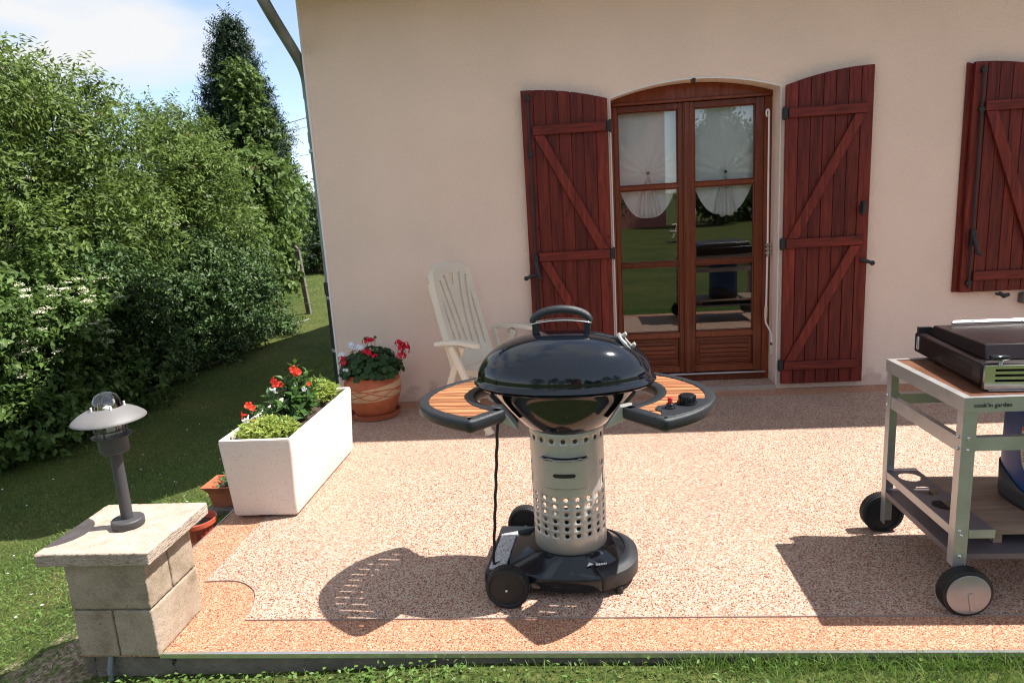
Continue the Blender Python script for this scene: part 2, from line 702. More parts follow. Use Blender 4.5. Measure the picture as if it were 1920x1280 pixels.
M = {}
M['stucco'] = simple('pink_beige_stucco', (0.90, 0.69, 0.565), 0.9, var=0.05, vscale=1.2, bump=0.8, bscale=190, spec=0.2)
def _stucco_extra(m):
    nt = m.node_tree
    b = nt.nodes['Principled BSDF']
    src = b.inputs['Base Color'].links[0].from_socket
    tc = nn(nt, 'ShaderNodeTexCoord')
    g = nn(nt, 'ShaderNodeTexNoise')
    g.inputs['Scale'].default_value = 120
    g.inputs['Detail'].default_value = 3
    nt.links.new(tc.outputs['Object'], g.inputs['Vector'])
    gr = ramp_node(nt, [(0.30, (0.90, 0.89, 0.88)), (0.45, (1, 1, 1)), (0.7, (1.04, 1.04, 1.04))])
    nt.links.new(g.outputs['Fac'], gr.inputs['Fac'])
    mp = nn(nt, 'ShaderNodeMapping')
    mp.inputs['Scale'].default_value = (5.0, 1.0, 0.35)
    nt.links.new(tc.outputs['Object'], mp.inputs['Vector'])
    st = nn(nt, 'ShaderNodeTexNoise')
    st.inputs['Scale'].default_value = 1.6
    st.inputs['Detail'].default_value = 6
    nt.links.new(mp.outputs['Vector'], st.inputs['Vector'])
    sr = ramp_node(nt, [(0.30, (0.90, 0.89, 0.90)), (0.55, (1, 1, 1)), (0.75, (1.0, 0.97, 0.94))])
    nt.links.new(st.outputs['Fac'], sr.inputs['Fac'])
    # splash dirt: patchy, only near the foot
    sx = nn(nt, 'ShaderNodeSeparateXYZ')
    nt.links.new(tc.outputs['Object'], sx.inputs['Vector'])
    dn = nn(nt, 'ShaderNodeTexNoise')
    dn.inputs['Scale'].default_value = 11
    dn.inputs['Detail'].default_value = 6
    nt.links.new(tc.outputs['Object'], dn.inputs['Vector'])
    ma = nn(nt, 'ShaderNodeMath', operation='MULTIPLY_ADD')
    ma.inputs[1].default_value = -0.42
    nt.links.new(dn.outputs['Fac'], ma.inputs[0])
    nt.links.new(sx.outputs['Z'], ma.inputs[2])
    dr = ramp_node(nt, [(0.0, (0.80, 0.77, 0.74)), (0.06, (1, 1, 1))])
    ad = nn(nt, 'ShaderNodeMath', operation='ADD')
    ad.inputs[1].default_value = 0.15
    nt.links.new(ma.outputs[0], ad.inputs[0])
    nt.links.new(ad.outputs[0], dr.inputs['Fac'])
    last = src
    for r_ in (gr, dr):
        mm = nn(nt, 'ShaderNodeVectorMath', operation='MULTIPLY')
        nt.links.new(last, mm.inputs[0])
        nt.links.new(r_.outputs['Color'], mm.inputs[1])
        last = mm.outputs['Vector']
    nt.links.new(last, b.inputs['Base Color'])


_stucco_extra(M['stucco'])
M['stucco_white'] = simple('white_edge_bead', (0.78, 0.75, 0.71), 0.7, var=0.04)
M['soffit'] = simple('soffit_board', (0.40, 0.27, 0.17), 0.7, var=0.1)
M['room_shade'] = simple('room_shade_lining', (0.05, 0.042, 0.036), 0.9, var=0.2, vscale=2)  # shade of the unlit interior put into the lining's colour
M['roof'] = simple('clay_roof_tile', (0.35, 0.13, 0.08), 0.8, var=0.3, vscale=9, bump=0.6, bscale=6)
M['zinc'] = simple('weathered_zinc', (0.20, 0.235, 0.235), 0.55, metal=0.35, var=0.35, vscale=7, stretch=(1, 1, 0.35))
M['black_iron'] = simple('black_iron', (0.012, 0.012, 0.013), 0.45, var=0.2)
M['black_pvc'] = simple('black_pvc', (0.012, 0.013, 0.014), 0.4)
M['shutter'] = wood('red_brown_shutter_stain', (0.062, 0.0078, 0.0055), (0.195, 0.0250, 0.0140), grain=(16, 16, 1.2), rough=0.48, knots=True)
M['shutter_h'] = wood('red_brown_batten_stain', (0.065, 0.0085, 0.0060), (0.200, 0.0260, 0.0150), grain=(1.4, 16, 16), rough=0.48)
M['door'] = wood('mahogany_door_stain', (0.110, 0.022, 0.0085), (0.200, 0.048, 0.017), grain=(16, 16, 1.2), rough=0.38, coat=0.15)
M['door_h'] = wood('mahogany_rail_stain', (0.110, 0.022, 0.0085), (0.200, 0.048, 0.017), grain=(1.4, 16, 16), rough=0.38, coat=0.15)
M['glass'] = glassmat('window_glass', tint=(0.985, 0.99, 0.985), refl=1.0, base=0.115)
M['curtain'] = clothmat('sheer_white_curtain', (0.90, 0.92, 0.91), alpha=0.03, trans=0.05)
M['curtain_fold'] = clothmat('gathered_white_curtain', (0.93, 0.93, 0.91), alpha=0.0, trans=0.03)
M['white_paint'] = simple('white_lacquer', (0.78, 0.77, 0.74), 0.35)
M['cream_grip'] = simple('cream_plastic_grip', (0.62, 0.55, 0.42), 0.5)
M['alu'] = simple('brushed_aluminium', (0.62, 0.63, 0.62), 0.32, metal=0.9, var=0.06, vscale=30)
M['galv'] = simple('galvanised_steel', (0.47, 0.465, 0.455), 0.36, metal=0.62, var=0.10, vscale=14, rvar=0.06)
M['steel'] = simple('stainless_steel', (0.62, 0.63, 0.62), 0.22, metal=1.0, var=0.05, vscale=20)
M['gravel'] = gravel('cream_marble_gravel', [(0.0, (0.13, 0.034, 0.022)), (0.17, (0.33, 0.150, 0.088)), (0.36, (0.43, 0.28, 0.190)), (0.62, (0.475, 0.36, 0.275)), (0.86, (0.54, 0.465, 0.40))])
M['gravel_red'] = gravel('brick_marble_gravel', [(0.0, (0.15, 0.042, 0.022)), (0.14, (0.36, 0.140, 0.072)), (0.46, (0.47, 0.235, 0.135)), (0.80, (0.53, 0.375, 0.262))], 270.0)
M['concrete'] = simple('grey_concrete', (0.15, 0.132, 0.108), 0.9, var=0.3, vscale=9, bump=0.8, bscale=60)


def lawn_mat():
    m, nt, b = new_mat('lawn_turf')
    tc = nn(nt, 'ShaderNodeTexCoord')
    n1 = nn(nt, 'ShaderNodeTexNoise')
    n1.inputs['Scale'].default_value = 55
    n1.inputs['Detail'].default_value = 6
    n2 = nn(nt, 'ShaderNodeTexNoise')
    n2.inputs['Scale'].default_value = 1.1
    n2.inputs['Detail'].default_value = 5
    nt.links.new(tc.outputs['Object'], n1.inputs['Vector'])
    nt.links.new(tc.outputs['Object'], n2.inputs['Vector'])
    r1 = ramp_node(nt, [(0.3, (0.026, 0.042, 0.011)), (0.55, (0.070, 0.092, 0.025)), (0.75, (0.15, 0.15, 0.055))])
    nt.links.new(n1.outputs['Fac'], r1.inputs['Fac'])
    r2 = ramp_node(nt, [(0.35, (0.75, 0.85, 0.7)), (0.7, (1.35, 1.15, 1.1))])
    nt.links.new(n2.outputs['Fac'], r2.inputs['Fac'])
    mm = nn(nt, 'ShaderNodeVectorMath', operation='MULTIPLY')
    nt.links.new(r1.outputs['Color'], mm.inputs[0])
    nt.links.new(r2.outputs['Color'], mm.inputs[1])
    # worn bare earth round the pillar's foot
    sub = nn(nt, 'ShaderNodeVectorMath', operation='DISTANCE')
    sub.inputs[1].default_value = (-0.10, -2.95, -0.15)
    nt.links.new(tc.outputs['Object'], sub.inputs[0])
    n3 = nn(nt, 'ShaderNodeTexNoise')
    n3.inputs['Scale'].default_value = 9
    n3.inputs['Detail'].default_value = 6
    nt.links.new(tc.outputs['Object'], n3.inputs['Vector'])
    ad = nn(nt, 'ShaderNodeMath', operation='MULTIPLY_ADD')
    ad.inputs[1].default_value = 1.1
    nt.links.new(n3.outputs['Fac'], ad.inputs[0])
    nt.links.new(sub.outputs['Value'], ad.inputs[2])
    rb = ramp_node(nt, [(0.66, (1, 1, 1)), (0.88, (0, 0, 0))])
    nt.links.new(ad.outputs[0], rb.inputs['Fac'])
    soil = ramp_node(nt, [(0.36, (0.13, 0.09, 0.06)), (0.50, (0.26, 0.20, 0.14)), (0.62, (0.42, 0.34, 0.25))])
    nt.links.new(n1.outputs['Fac'], soil.inputs['Fac'])
    mx = nn(nt, 'ShaderNodeMix', data_type='RGBA')
    nt.links.new(rb.outputs['Color'], mx.inputs['Factor'])
    nt.links.new(mm.outputs['Vector'], mx.inputs['A'])
    nt.links.new(soil.outputs['Color'], mx.inputs['B'])
    nt.links.new(mx.outputs['Result'], b.inputs['Base Color'])
    b.inputs['Roughness'].default_value = 0.9
    b.inputs['Specular IOR Level'].default_value = 0.15
    bp = nn(nt, 'ShaderNodeBump')
    bp.inputs['Strength'].default_value = 0.8
    bp.inputs['Distance'].default_value = 0.03
    nt.links.new(n1.outputs['Fac'], bp.inputs['Height'])
    nt.links.new(bp.outputs['Normal'], b.inputs['Normal'])
    return m


M['lawn'] = lawn_mat()

# ------------------------------------------------------------------ ground
def sstep(a, b, x):
    t = np.clip((x - a) / (b - a), 0, 1)
    return t * t * (3 - 2 * t)


def ground_z(x, y):
    x = np.asarray(x, float)
    y = np.asarray(y, float)
    s = np.clip(-x / 1.95, 0, 1)
    z = -0.09 - 0.53 * (0.85 * s + 0.15 * s * s * (3 - 2 * s))
    rise = sstep(0.5, 1.6, x) * sstep(-2.9, -3.2, y) * 0.062
    z = z + rise
    z = z + 0.012 * np.sin(2.1 * x + 0.7) * np.sin(1.7 * y) * sstep(0.0, -0.5, x)
    return z


gx = np.concatenate([[-1500, -500, -150, -60, -30, -18, -12, -9], np.arange(-7, 8.01, 0.2), [10, 14, 20, 40, 100, 300, 1500]])
gy = np.concatenate([[-1500, -500, -150, -60, -30, -18, -12, -9], np.arange(-7, 12.01, 0.2), [14, 18, 25, 40, 100, 300, 1500]])
GX, GY = np.meshgrid(gx, gy, indexing='ij')
GZ = ground_z(GX, GY)
Vg = np.stack([GX, GY, GZ], -1).reshape(-1, 3)
ni, nj = GX.shape
ii, jj = np.meshgrid(np.arange(ni - 1), np.arange(nj - 1), indexing='ij')
q = (ii * nj + jj).ravel()
Fg = np.stack([q, q + nj, q + nj + 1, q + 1], 1)
struct(bulk_mesh('lawn', Vg, Fg, M['lawn'], smooth=True))

TX0, TX1, TY0 = 0.053, 9.5, -3.131
mb = MB().box(TX0 + 0.005, TX1, TY0 + 0.012, 0.0, -0.30, -0.012)
struct(mb.build('kerb', M['concrete'], smooth=0))
mb = MB().prism([(TX0, TY0), (TX1, TY0), (TX1, 0), (TX0, 0)], 'z', -0.010, 0.0)
struct(mb.build('terrace_border', M['gravel_red'], smooth=0))
arc = [(0.273, -2.655), (0.330, -2.650), (0.373, -2.648), (0.42, -2.655), (0.458, -2.671), (0.495, -2.697), (0.527, -2.729), (0.550, -2.768), (0.565, -2.81), (0.577, -2.86), (0.587, -2.932)]
inner = arc + [(TX1 - 0.2, -2.932), (TX1 - 0.2, -0.199), (0.268, -0.199)]
mb = MB()
mb.add([(x, y, 0.004) for x, y in inner], [tuple(range(len(inner)))])
struct(mb.build('terrace', M['gravel'], smooth=0))
# thin metal strips: along the zone joint and round the slab's rim
mb = MB()
loop = [(0.268, -0.199)] + arc + [(TX1 - 0.2, -2.932)]
for a, b_ in zip(loop[:-1], loop[1:]):
    mb.bar((a[0], a[1], 0.002), (b_[0], b_[1], 0.002), 0.0022, 0.0072)
struct(mb.build('terrace_joint', simple('dull_joint_strip', (0.34, 0.28, 0.25), 0.5, metal=0.3), smooth=0))
mb = MB()
mb.box(0.36, TX1, TY0 - 0.004, TY0 - 0.001, -0.013, 0.004)
mb.box(0.36, TX1, TY0 - 0.001, TY0 + 0.010, 0.001, 0.004)
mb.box(TX0 - 0.005, TX0 - 0.001, TY0 + 0.28, -0.01, -0.03, 0.005)
struct(mb.build('terrace_edging', M['alu'], smooth=0))

# ------------------------------------------------------------------ the house
house = thing('house', 'pink beige rendered house with red brown shutters and an arched french door', 'house', (0, 0, 0))
WT = 3.12
XL, XR, SPR, RISE = 2.231, 3.431, 2.209, 0.094
WL, WR, WB, WSPR = 5.30, 6.50, 0.66, 2.17


def arch(x, x0, x1, spr, rise=RISE):
    c, h = (x0 + x1) / 2, (x1 - x0) / 2
    return spr + rise * (1 - ((x - c) / h) ** 2)


mb = MB()


def q4(a, b_, c, d):
    mb.add([a, b_, c, d], [(0, 1, 2, 3)])


def wq(x0, x1, z0, z1, z0b=None):
    z0b = z0 if z0b is None else z0b
    mb.add([(x0, 0, z0), (x1, 0, z0b), (x1, 0, z1), (x0, 0, z1)], [(0, 1, 2, 3)])


NA = 24
wq(0, XL, -0.9, WT)
wq(XR, WL, -0.9, WT)
wq(WR, 9.5, -0.9, WT)
wq(XL, XR, -0.9, 0.02)
wq(WL, WR, -0.9, WB)
for x0, x1, spr in ((XL, XR, SPR), (WL, WR, WSPR)):
    for i in range(NA):
        a = x0 + (x1 - x0) * i / NA
        b_ = x0 + (x1 - x0) * (i + 1) / NA
        za, zb = arch(a, x0, x1, spr), arch(b_, x0, x1, spr)
        wq(a, b_, za, WT, zb)
        q4((a, 0, za), (b_, 0, zb), (b_, 0.24, zb), (a, 0.24, za))
for x0, x1, zb, spr in ((XL, XR, 0.0, SPR), (WL, WR, WB, WSPR)):
    q4((x0, 0, zb), (x0, 0.24, zb), (x0, 0.24, spr), (x0, 0, spr))
    q4((x1, 0.24, zb), (x1, 0, zb), (x1, 0, spr), (x1, 0.24, spr))
HD = 7.7
RZ, RY, VO, WTB = 5.20, 3.30, 0.80, 2.86
for xx in (0.0, 9.5):
    mb.add([(xx, 0, -0.9), (xx, HD, -0.9), (xx, HD, WTB), (xx, RY, RZ - 0.15), (xx, 0, WT)], [(0, 1, 2, 3, 4)])
q4((0, HD, -0.9), (9.5, HD, -0.9), (9.5, HD, WTB), (0, HD, WTB))
mb.build('wall', M['stucco'], house, smooth=0, recalc=False)
# rough plinth line is plain render; white metal corner beads on the arrises
mb = MB()
mb.box(-0.004, 0.010, -0.004, 0.004, -0.3, WT)
mb.build('corner_bead', M['stucco_white'], house, smooth=0)
mb = MB()
for x0, x1, zb, spr in ((XL, XR, 0.03, SPR),):
    mb.box(x0 - 0.005, x0 + 0.004, -0.004, 0.004, zb, spr)
    mb.box(x1 - 0.004, x1 + 0.005, -0.004, 0.004, zb, spr)
    pts = [(x0 + (x1 - x0) * i / NA) for i in range(NA + 1)]
    for a, b_ in zip(pts[:-1], pts[1:]):
        mb.bar((a, -0.001, arch(a, x0, x1, spr)), (b_, -0.001, arch(b_, x0, x1, spr)), 0.007, 0.010)
mb.build('door_trim', M['stucco_white'], house, smooth=0)

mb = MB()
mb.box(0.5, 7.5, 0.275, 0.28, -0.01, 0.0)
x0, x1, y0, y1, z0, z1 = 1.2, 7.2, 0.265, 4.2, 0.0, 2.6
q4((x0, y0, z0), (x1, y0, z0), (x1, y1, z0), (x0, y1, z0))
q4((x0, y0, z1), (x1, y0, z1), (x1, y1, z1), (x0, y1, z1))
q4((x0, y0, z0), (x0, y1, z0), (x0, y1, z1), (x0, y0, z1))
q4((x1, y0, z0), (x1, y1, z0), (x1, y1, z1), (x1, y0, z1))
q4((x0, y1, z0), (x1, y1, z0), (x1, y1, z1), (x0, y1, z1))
mb.build('room', M['room_shade'], house, smooth=0, recalc=False)

# roof: two slopes with the overhang, soffit, gutter
mb = MB()
OV = 0.50
for sgn in (0, 1):
    ye = -OV if sgn == 0 else HD + OV
    ze = WT + 0.10 if sgn == 0 else WTB - 0.12
    mb.add([(-VO, ye, ze), (9.7, ye, ze), (9.7, RY, RZ), (-VO, RY, RZ), (-VO, ye, ze - 0.09), (9.7, ye, ze - 0.09), (9.7, RY, RZ - 0.09), (-VO, RY, RZ - 0.09)],
           [(0, 1, 2, 3), (4, 7, 6, 5), (0, 4, 5, 1), (0, 3, 7, 4), (1, 5, 6, 2)])
rf = mb.build('roof', M['roof'], house, smooth=0)
mb = MB().box(-VO + 0.02, 9.65, -OV + 0.01, 0.0, WT + 0.0, WT + 0.018)
mb.build('soffit', M['soffit'], house, smooth=0)
mb = MB()
prof = [(0.06 * math.cos(a), 0.06 * math.sin(a)) for a in np.linspace(PI, 2 * PI, 13)]
vs, fs = [], []
for xx in (-VO - 0.01, 9.7):
    for y, z in prof:
        vs.append((xx, -0.515 + y * 0.9, WT + 0.08 + z))
n = len(prof)
fs = [(i, i + 1, n + i + 1, n + i) for i in range(n - 1)] + [tuple(range(n)), tuple(range(n, 2 * n))]
mb.add(vs, fs)
mb.build('gutter', M['zinc'], house, solid=0.003)

# downpipe: swan neck from the gutter to the side wall, zinc above and black below
def spline(pts, n=8):
    out = []
    P = [Vector(p) for p in pts]
    P = [P[0]] + P + [P[-1]]
    for i in range(1, len(P) - 2):
        for k in range(n):
            t = k / n
            p0, p1, p2, p3 = P[i - 1:i + 3]
            out.append(0.5 * ((2 * p1) + (-p0 + p2) * t + (2 * p0 - 5 * p1 + 4 * p2 - p3) * t * t + (-p0 + 3 * p1 - 3 * p2 + p3) * t ** 3))
    out.append(P[-2])
    return out


dp = MB()
dp.tube(spline([(-0.10, -0.50, WT + 0.03), (-0.10, -0.46, WT - 0.08), (-0.085, -0.30, WT - 0.22), (-0.055, 0.02, WT - 0.44), (-0.045, 0.13, WT - 0.55), (-0.043, 0.155, WT - 0.68)]), 0.040, 20)
dp.cyl((-0.043, 0.155, WT - 0.66), (-0.043, 0.155, 0.93), 0.037, 24)
dp.cyl((-0.043, 0.155, WT - 0.66), (-0.043, 0.155, WT - 0.73), 0.0415, 24)
dp.cyl((-0.043, 0.155, 2.14), (-0.043, 0.155, 2.06), 0.0415, 24)
dpo = dp.build('downpipe', M['zinc'], house)
lp = MB()
lp.cyl((-0.045, 0.155, 0.93), (-0.045, 0.155, -0.5), 0.041, 24)
lp.cyl((-0.045, 0.155, 0.98), (-0.045, 0.155, 0.88), 0.048, 24)
lp.build('lower_pipe', M['black_pvc'], dpo)
for zz in (0.855, 0.42, 2.0):
    cl = MB()
    cl.cyl((-0.045, 0.155, zz - 0.012), (-0.045, 0.155, zz + 0.012), 0.045, 20)
    cl.box(-0.03, 0.0, 0.11, 0.125, zz - 0.01, zz + 0.01)
    cl.box(-0.062, -0.028, 0.098, 0.114, zz - 0.012, zz + 0.012)
    cl.build('bracket', M['galv'], dpo)

# ---- french door (frame is the part's own mesh)
DY = 0.20
mb = MB()
hp = [(XL + (XR - XL) * i / NA, arch(XL + (XR - XL) * i / NA, XL, XR, SPR) - 0.002) for i in range(NA + 1)]
mb.prism([(XL + 0.001, 2.172), (XR - 0.001, 2.172)] + hp[::-1], 'y', DY - 0.012, DY + 0.06)
mb.box(XL + 0.001, 2.262, DY, DY + 0.06, 0.03, 2.172)
mb.box(3.375, XR - 0.001, DY, DY + 0.06, 0.03, 2.172)
mb.box(2.262, 3.375, DY - 0.004, DY + 0.06, 0.03, 0.085)
mb.box(XL + 0.03, XR - 0.03, DY - 0.022, DY - 0.012, 2.172, 2.195)
french = mb.build('french_door', M['door'], house, bevel=0.004)
mb = MB().box(2.27, 3.40, DY - 0.035, DY - 0.004, 0.086, 0.098)
mb.build('weather_bar', M['alu'], french, bevel=0.003)


def leaf(x0, x1, g0, g1, parent):
    y0, y1 = DY + 0.004, DY + 0.052
    rows = [(0.428, 0.960), (0.992, 1.552), (1.584, 2.126)]
    mb = MB()
    mb.box(x0, g0, y0, y1, 0.10, 2.170)
    mb.box(g1, x1, y0, y1, 0.10, 2.170)
    mb.box(g0, g1, y0 + 0.001, y1, 2.126, 2.169)
    mb.box(g0, g1, y0 + 0.001, y1, 0.382, 0.428)
    mb.box(g0, g1, y0 + 0.001, y1, 0.101, 0.150)
    mb.box(g0, g1, y0 + 0.004, y1, 0.960, 0.992)
    mb.box(g0, g1, y0 + 0.004, y1, 1.552, 1.584)
    # raised glazing beads round each pane and the field panel
    for a, b_ in rows + [(0.150, 0.382)]:
        t = 0.009
        mb.box(g0, g0 + t, y0 + 0.010, y0 + 0.03, a, b_)
        mb.box(g1 - t, g1, y0 + 0.010, y0 + 0.03, a, b_)
        mb.box(g0 + t, g1 - t, y0 + 0.010, y0 + 0.03, a, a + t)
        mb.box(g0 + t, g1 - t, y0 + 0.010, y0 + 0.03, b_ - t, b_)
    lo = mb.build('door_leaf', M['door'], parent, bevel=0.0035)
    # lower panel with horizontal grooves
    mb = MB()
    mb.box(g0 + 0.008, g1 - 0.008, y0 + 0.026, y1 - 0.006, 0.158, 0.374)
    z = 0.176
    while z < 0.35:
        mb.box(g0 + 0.032, g1 - 0.032, y0 + 0.014, y0 + 0.03, z, z + 0.030)
        z += 0.0365
    mb.build('door_panel', M['door_h'], parent, bevel=0.005)
    for a, b_ in rows:
        mb = MB()
        mb.add([(g0 + 0.004, y0 + 0.028, a + 0.004), (g1 - 0.004, y0 + 0.028, a + 0.004), (g1 - 0.004, y0 + 0.028, b_ - 0.004), (g0 + 0.004, y0 + 0.028, b_ - 0.004)], [(0, 1, 2, 3)])
        mb.build('glass_pane', M['glass'], parent, smooth=0)
    return lo


leaf(2.263, 2.798, 2.296, 2.744, french)
leaf(2.800, 3.374, 2.864, 3.312, french)
mb = MB()
mb.box(2.778, 2.828, DY - 0.016, DY + 0.004, 0.10, 2.168)
mb.box(2.788, 2.818, DY - 0.024, DY - 0.016, 0.10, 2.168)
mb.build('meeting_stile', M['door'], french, bevel=0.005)
# raised gravel step in the opening with its strip
mb = MB().box(XL + 0.001, XR - 0.001, 0.005, DY + 0.05, -0.01, 0.029)
mb.build('door_step', M['gravel'], house, smooth=0)
mb = MB().box(XL + 0.002, XR - 0.002, -0.006, 0.005, -0.005, 0.032)
mb.build('step_strip', M['alu'], house, smooth=0)
# keystone hook over the door
mb = MB()
mb.box(2.812, 2.838, -0.012, 0.05, arch(2.825, XL, XR, SPR) - 0.016, arch(2.825, XL, XR, SPR) - 0.001)
mb.sphere((2.825, -0.004, arch(2.825, XL, XR, SPR) - 0.02), 0.014, 12, 8)
mb.build('shutter_stop', M['black_iron'], house)
# roller crank rod
cr = MB()
cr.tube(spline([(3.372, 0.128, 2.02), (3.366, 0.125, 2.045), (3.372, 0.125, 2.066), (3.385, 0.125, 2.06), (3.386, 0.125, 2.00), (3.386, 0.12, 1.6)]), 0.006, 8)
cr.tube([(3.386, 0.12, 1.62), (3.388, 0.12, 1.06), (3.384, 0.12, 0.60), (3.380, 0.12, 0.52), (3.384, 0.12, 0.49), (3.420, 0.115, 0.42), (3.427, 0.115, 0.385), (3.427, 0.115, 0.33)], 0.007, 10)
crank = cr.build('roller_crank', M['white_paint'], house)
g = MB().cyl((3.383, 0.12, 0.62), (3.381, 0.12, 0.53), 0.0115, 12)
g.cyl((3.427, 0.115, 0.318), (3.428, 0.115, 0.245), 0.012, 12)
build_each(g, 'grip', M['cream_grip'], crank)
g = MB().cyl((3.427, 0.115, 0.335), (3.427, 0.115, 0.318), 0.0125, 12)
g.build('collar', M['black_pvc'], crank)
g = MB()
for zz in (1.03, 1.06, 1.09):
    g.cyl((3.372, 0.12, zz), (3.404, 0.12, zz), 0.007, 10)
g.box(3.380, 3.396, 0.112, 0.16, 1.0, 1.1)
g.build('rod_clip', M['steel'], crank)


# ---- shutters
def shutter(x_h, x_o, spr, rise, zb, bats, rod, y0=-0.052, planks=7, both=False, first=True):
    """one leaf lying back against the wall: x_h hinge edge, x_o outer edge"""
    w = abs(x_o - x_h)
    sg = 1 if x_o > x_h else -1
    y1 = y0 + 0.030

    def X(d):
        return x_h + sg * d

    def top(d):
        return spr + rise * (1 - (1 - d / w) ** 2)
    pw = w / planks
    mb = MB()
    for i in range(planks):
        d0, d1 = i * pw + 0.0022, (i + 1) * pw - 0.0022
        if i == 0:
            d0 = 0
        if i == planks - 1:
            d1 = w
        k = 5
        pts = [(X(d0), zb), (X(d1), zb)] + [(X(d1 + (d0 - d1) * j / k), top(d1 + (d0 - d1) * j / k)) for j in range(k + 1)]
        if sg < 0:
            pts = pts[::-1]
        mb.prism(pts, 'y', y0, y1)
    # tongue behind the grooves, so no light passes between boards
    pts = [(X(0.004), zb + 0.004), (X(w - 0.004), zb + 0.004)] + [(X(w - 0.004 + (0.008 - w) * j / 12), top(w - 0.004 + (0.008 - w) * j / 12) - 0.004) for j in range(13)]
    mb.prism(pts if sg > 0 else pts[::-1], 'y', y0 + 0.012, y1 - 0.004)
    if both:   # second folded leaf behind
        pts = [(X(-0.0), zb), (X(w + 0.034), zb), (X(w + 0.034), top(w) + 0.004)] + [(X(w + (-w) * j / 8), top(w + (-w) * j / 8) - 0.006) for j in range(9)]
        mb.prism(pts if sg > 0 else pts[::-1], 'y', y1 + 0.001, y1 + 0.020)
    sh = mb.build('shutter', M['shutter'], house, bevel=0.0025)
    d_in, d_out = 0.014, w - (0.075 if rod else 0.042)
    H = 0.066
    for zt in bats:
        b2 = MB().box(min(X(d_in), X(d_out)), max(X(d_in), X(d_out)), y0 - 0.024, y0 + 0.001, zt - H, zt)
        b2.build('batten', M['shutter_h'], sh, bevel=0.004)
    for (zt, zl) in zip(bats[:-1], bats[1:]):
        a = (X(d_out - 0.045), zt - H - 0.002)
        c = (X(d_in + 0.045), zl + 0.002)
        dv = Vector((c[0] - a[0], c[1] - a[1]))
        hw = 0.034
        pts = [(a[0] - hw * 1.15, a[1]), (a[0] + hw * 1.15, a[1]), (c[0] + hw * 1.15, c[1]), (c[0] - hw * 1.15, c[1])]
        b2 = MB().prism(pts[::-1], 'y', y0 - 0.0225, y0 + 0.001)
        b2.build('brace', M['shutter'], sh, bevel=0.004)
    for zt in bats:
        hz = zt - H / 2
        b2 = MB()
        b2.box(min(X(-0.022), X(0.012)), max(X(-0.022), X(0.012)), y0 - 0.012, y0 + 0.02, hz - 0.036, hz + 0.036)
        b2.cyl((X(-0.014), y0 - 0.004, hz - 0.045), (X(-0.014), y0 - 0.004, hz + 0.045), 0.009, 12)
        b2.build('hinge', M['black_iron'], sh, bevel=0.002)
    if rod:
        b2 = MB()
        xr = X(w - 0.050)
        b2.cyl((xr, y0 - 0.016, zb + 0.03), (xr, y0 - 0.016, top(w) - 0.02), 0.008, 12)
        for zz in (zb + 0.07, top(w) - 0.06, zb + (top(w) - zb) * 0.22, zb + (top(w) - zb) * 0.80):
            b2.box(xr - 0.018, xr + 0.018, y0 - 0.026, y0, zz - 0.013, zz + 0.013)
        b2.build('bolt_rod', M['black_iron'], sh, bevel=0.002)
        b2 = MB()
        zh = zb + (top(w) - zb) * 0.455 if not both else zb + 0.40
        b2.box(xr - 0.016, xr + 0.016, y0 - 0.04, y0, zh - 0.05, zh + 0.05)
        b2.tube([(xr, y0 - 0.04, zh - 0.0), (xr - sg * 0.01, y0 - 0.055, zh - 0.05), (xr - sg * 0.02, y0 - 0.058, zh - 0.11), (xr - sg * 0.045, y0 - 0.06, zh - 0.125)], [0.014, 0.013, 0.012, 0.014], 10)
        b2.build('latch_handle', M['black_iron'], sh, bevel=0.003)
    return sh


sL = shutter(2.2095, 1.5925, 2.205, 0.094, 0.047, (2.048, 1.1362, 0.2245), True)
sR = shutter(3.4530, 4.0420, 2.205, 0.094, 0.047, (2.048, 1.1362, 0.2245), False)
sW = shutter(5.278, 4.700, 2.172, 0.094, 0.685, (2.004, 0.835), True, both=True)
sW2 = shutter(6.522, 7.10, 2.172, 0.094, 0.685, (2.004, 0.835), False)
b2 = MB()
b2.tube([(4.000, -0.055, 1.37), (3.995, -0.085, 1.34), (3.988, -0.095, 1.31), (3.982, -0.085, 1.285)], [0.016, 0.013, 0.011, 0.013], 10)
b2.box(3.975, 4.005, -0.07, -0.05, 1.30, 1.36)
b2.build('catch', M['black_iron'], sR, bevel=0.002)


def holdback(x, z, sg):
    b2 = MB()
    b2.tube([(x - sg * 0.05, -0.092, z + 0.015), (x, -0.098, z), (x + sg * 0.035, -0.09, z - 0.012)], [0.012, 0.014, 0.010], 10)
    b2.sphere((x + sg * 0.036, -0.09, z - 0.013), 0.018, 10, 8)
    b2.cyl((x + sg * 0.010, -0.09, z), (x + sg * 0.010, 0.0, z), 0.008, 10)
    b2.build('holdback', M['black_iron'], house)


holdback(1.600, 0.965, -1)
holdback(4.030, 0.950, 1)
b2 = MB()
b2.tube([(4.955, -0.08, 0.675), (4.985, -0.09, 0.652), (5.02, -0.085, 0.662)], [0.012, 0.018, 0.013], 10)
b2.cyl((4.985, -0.09, 0.655), (4.985, 0, 0.655), 0.009, 10)
b2.build('holdback', M['black_iron'], house)

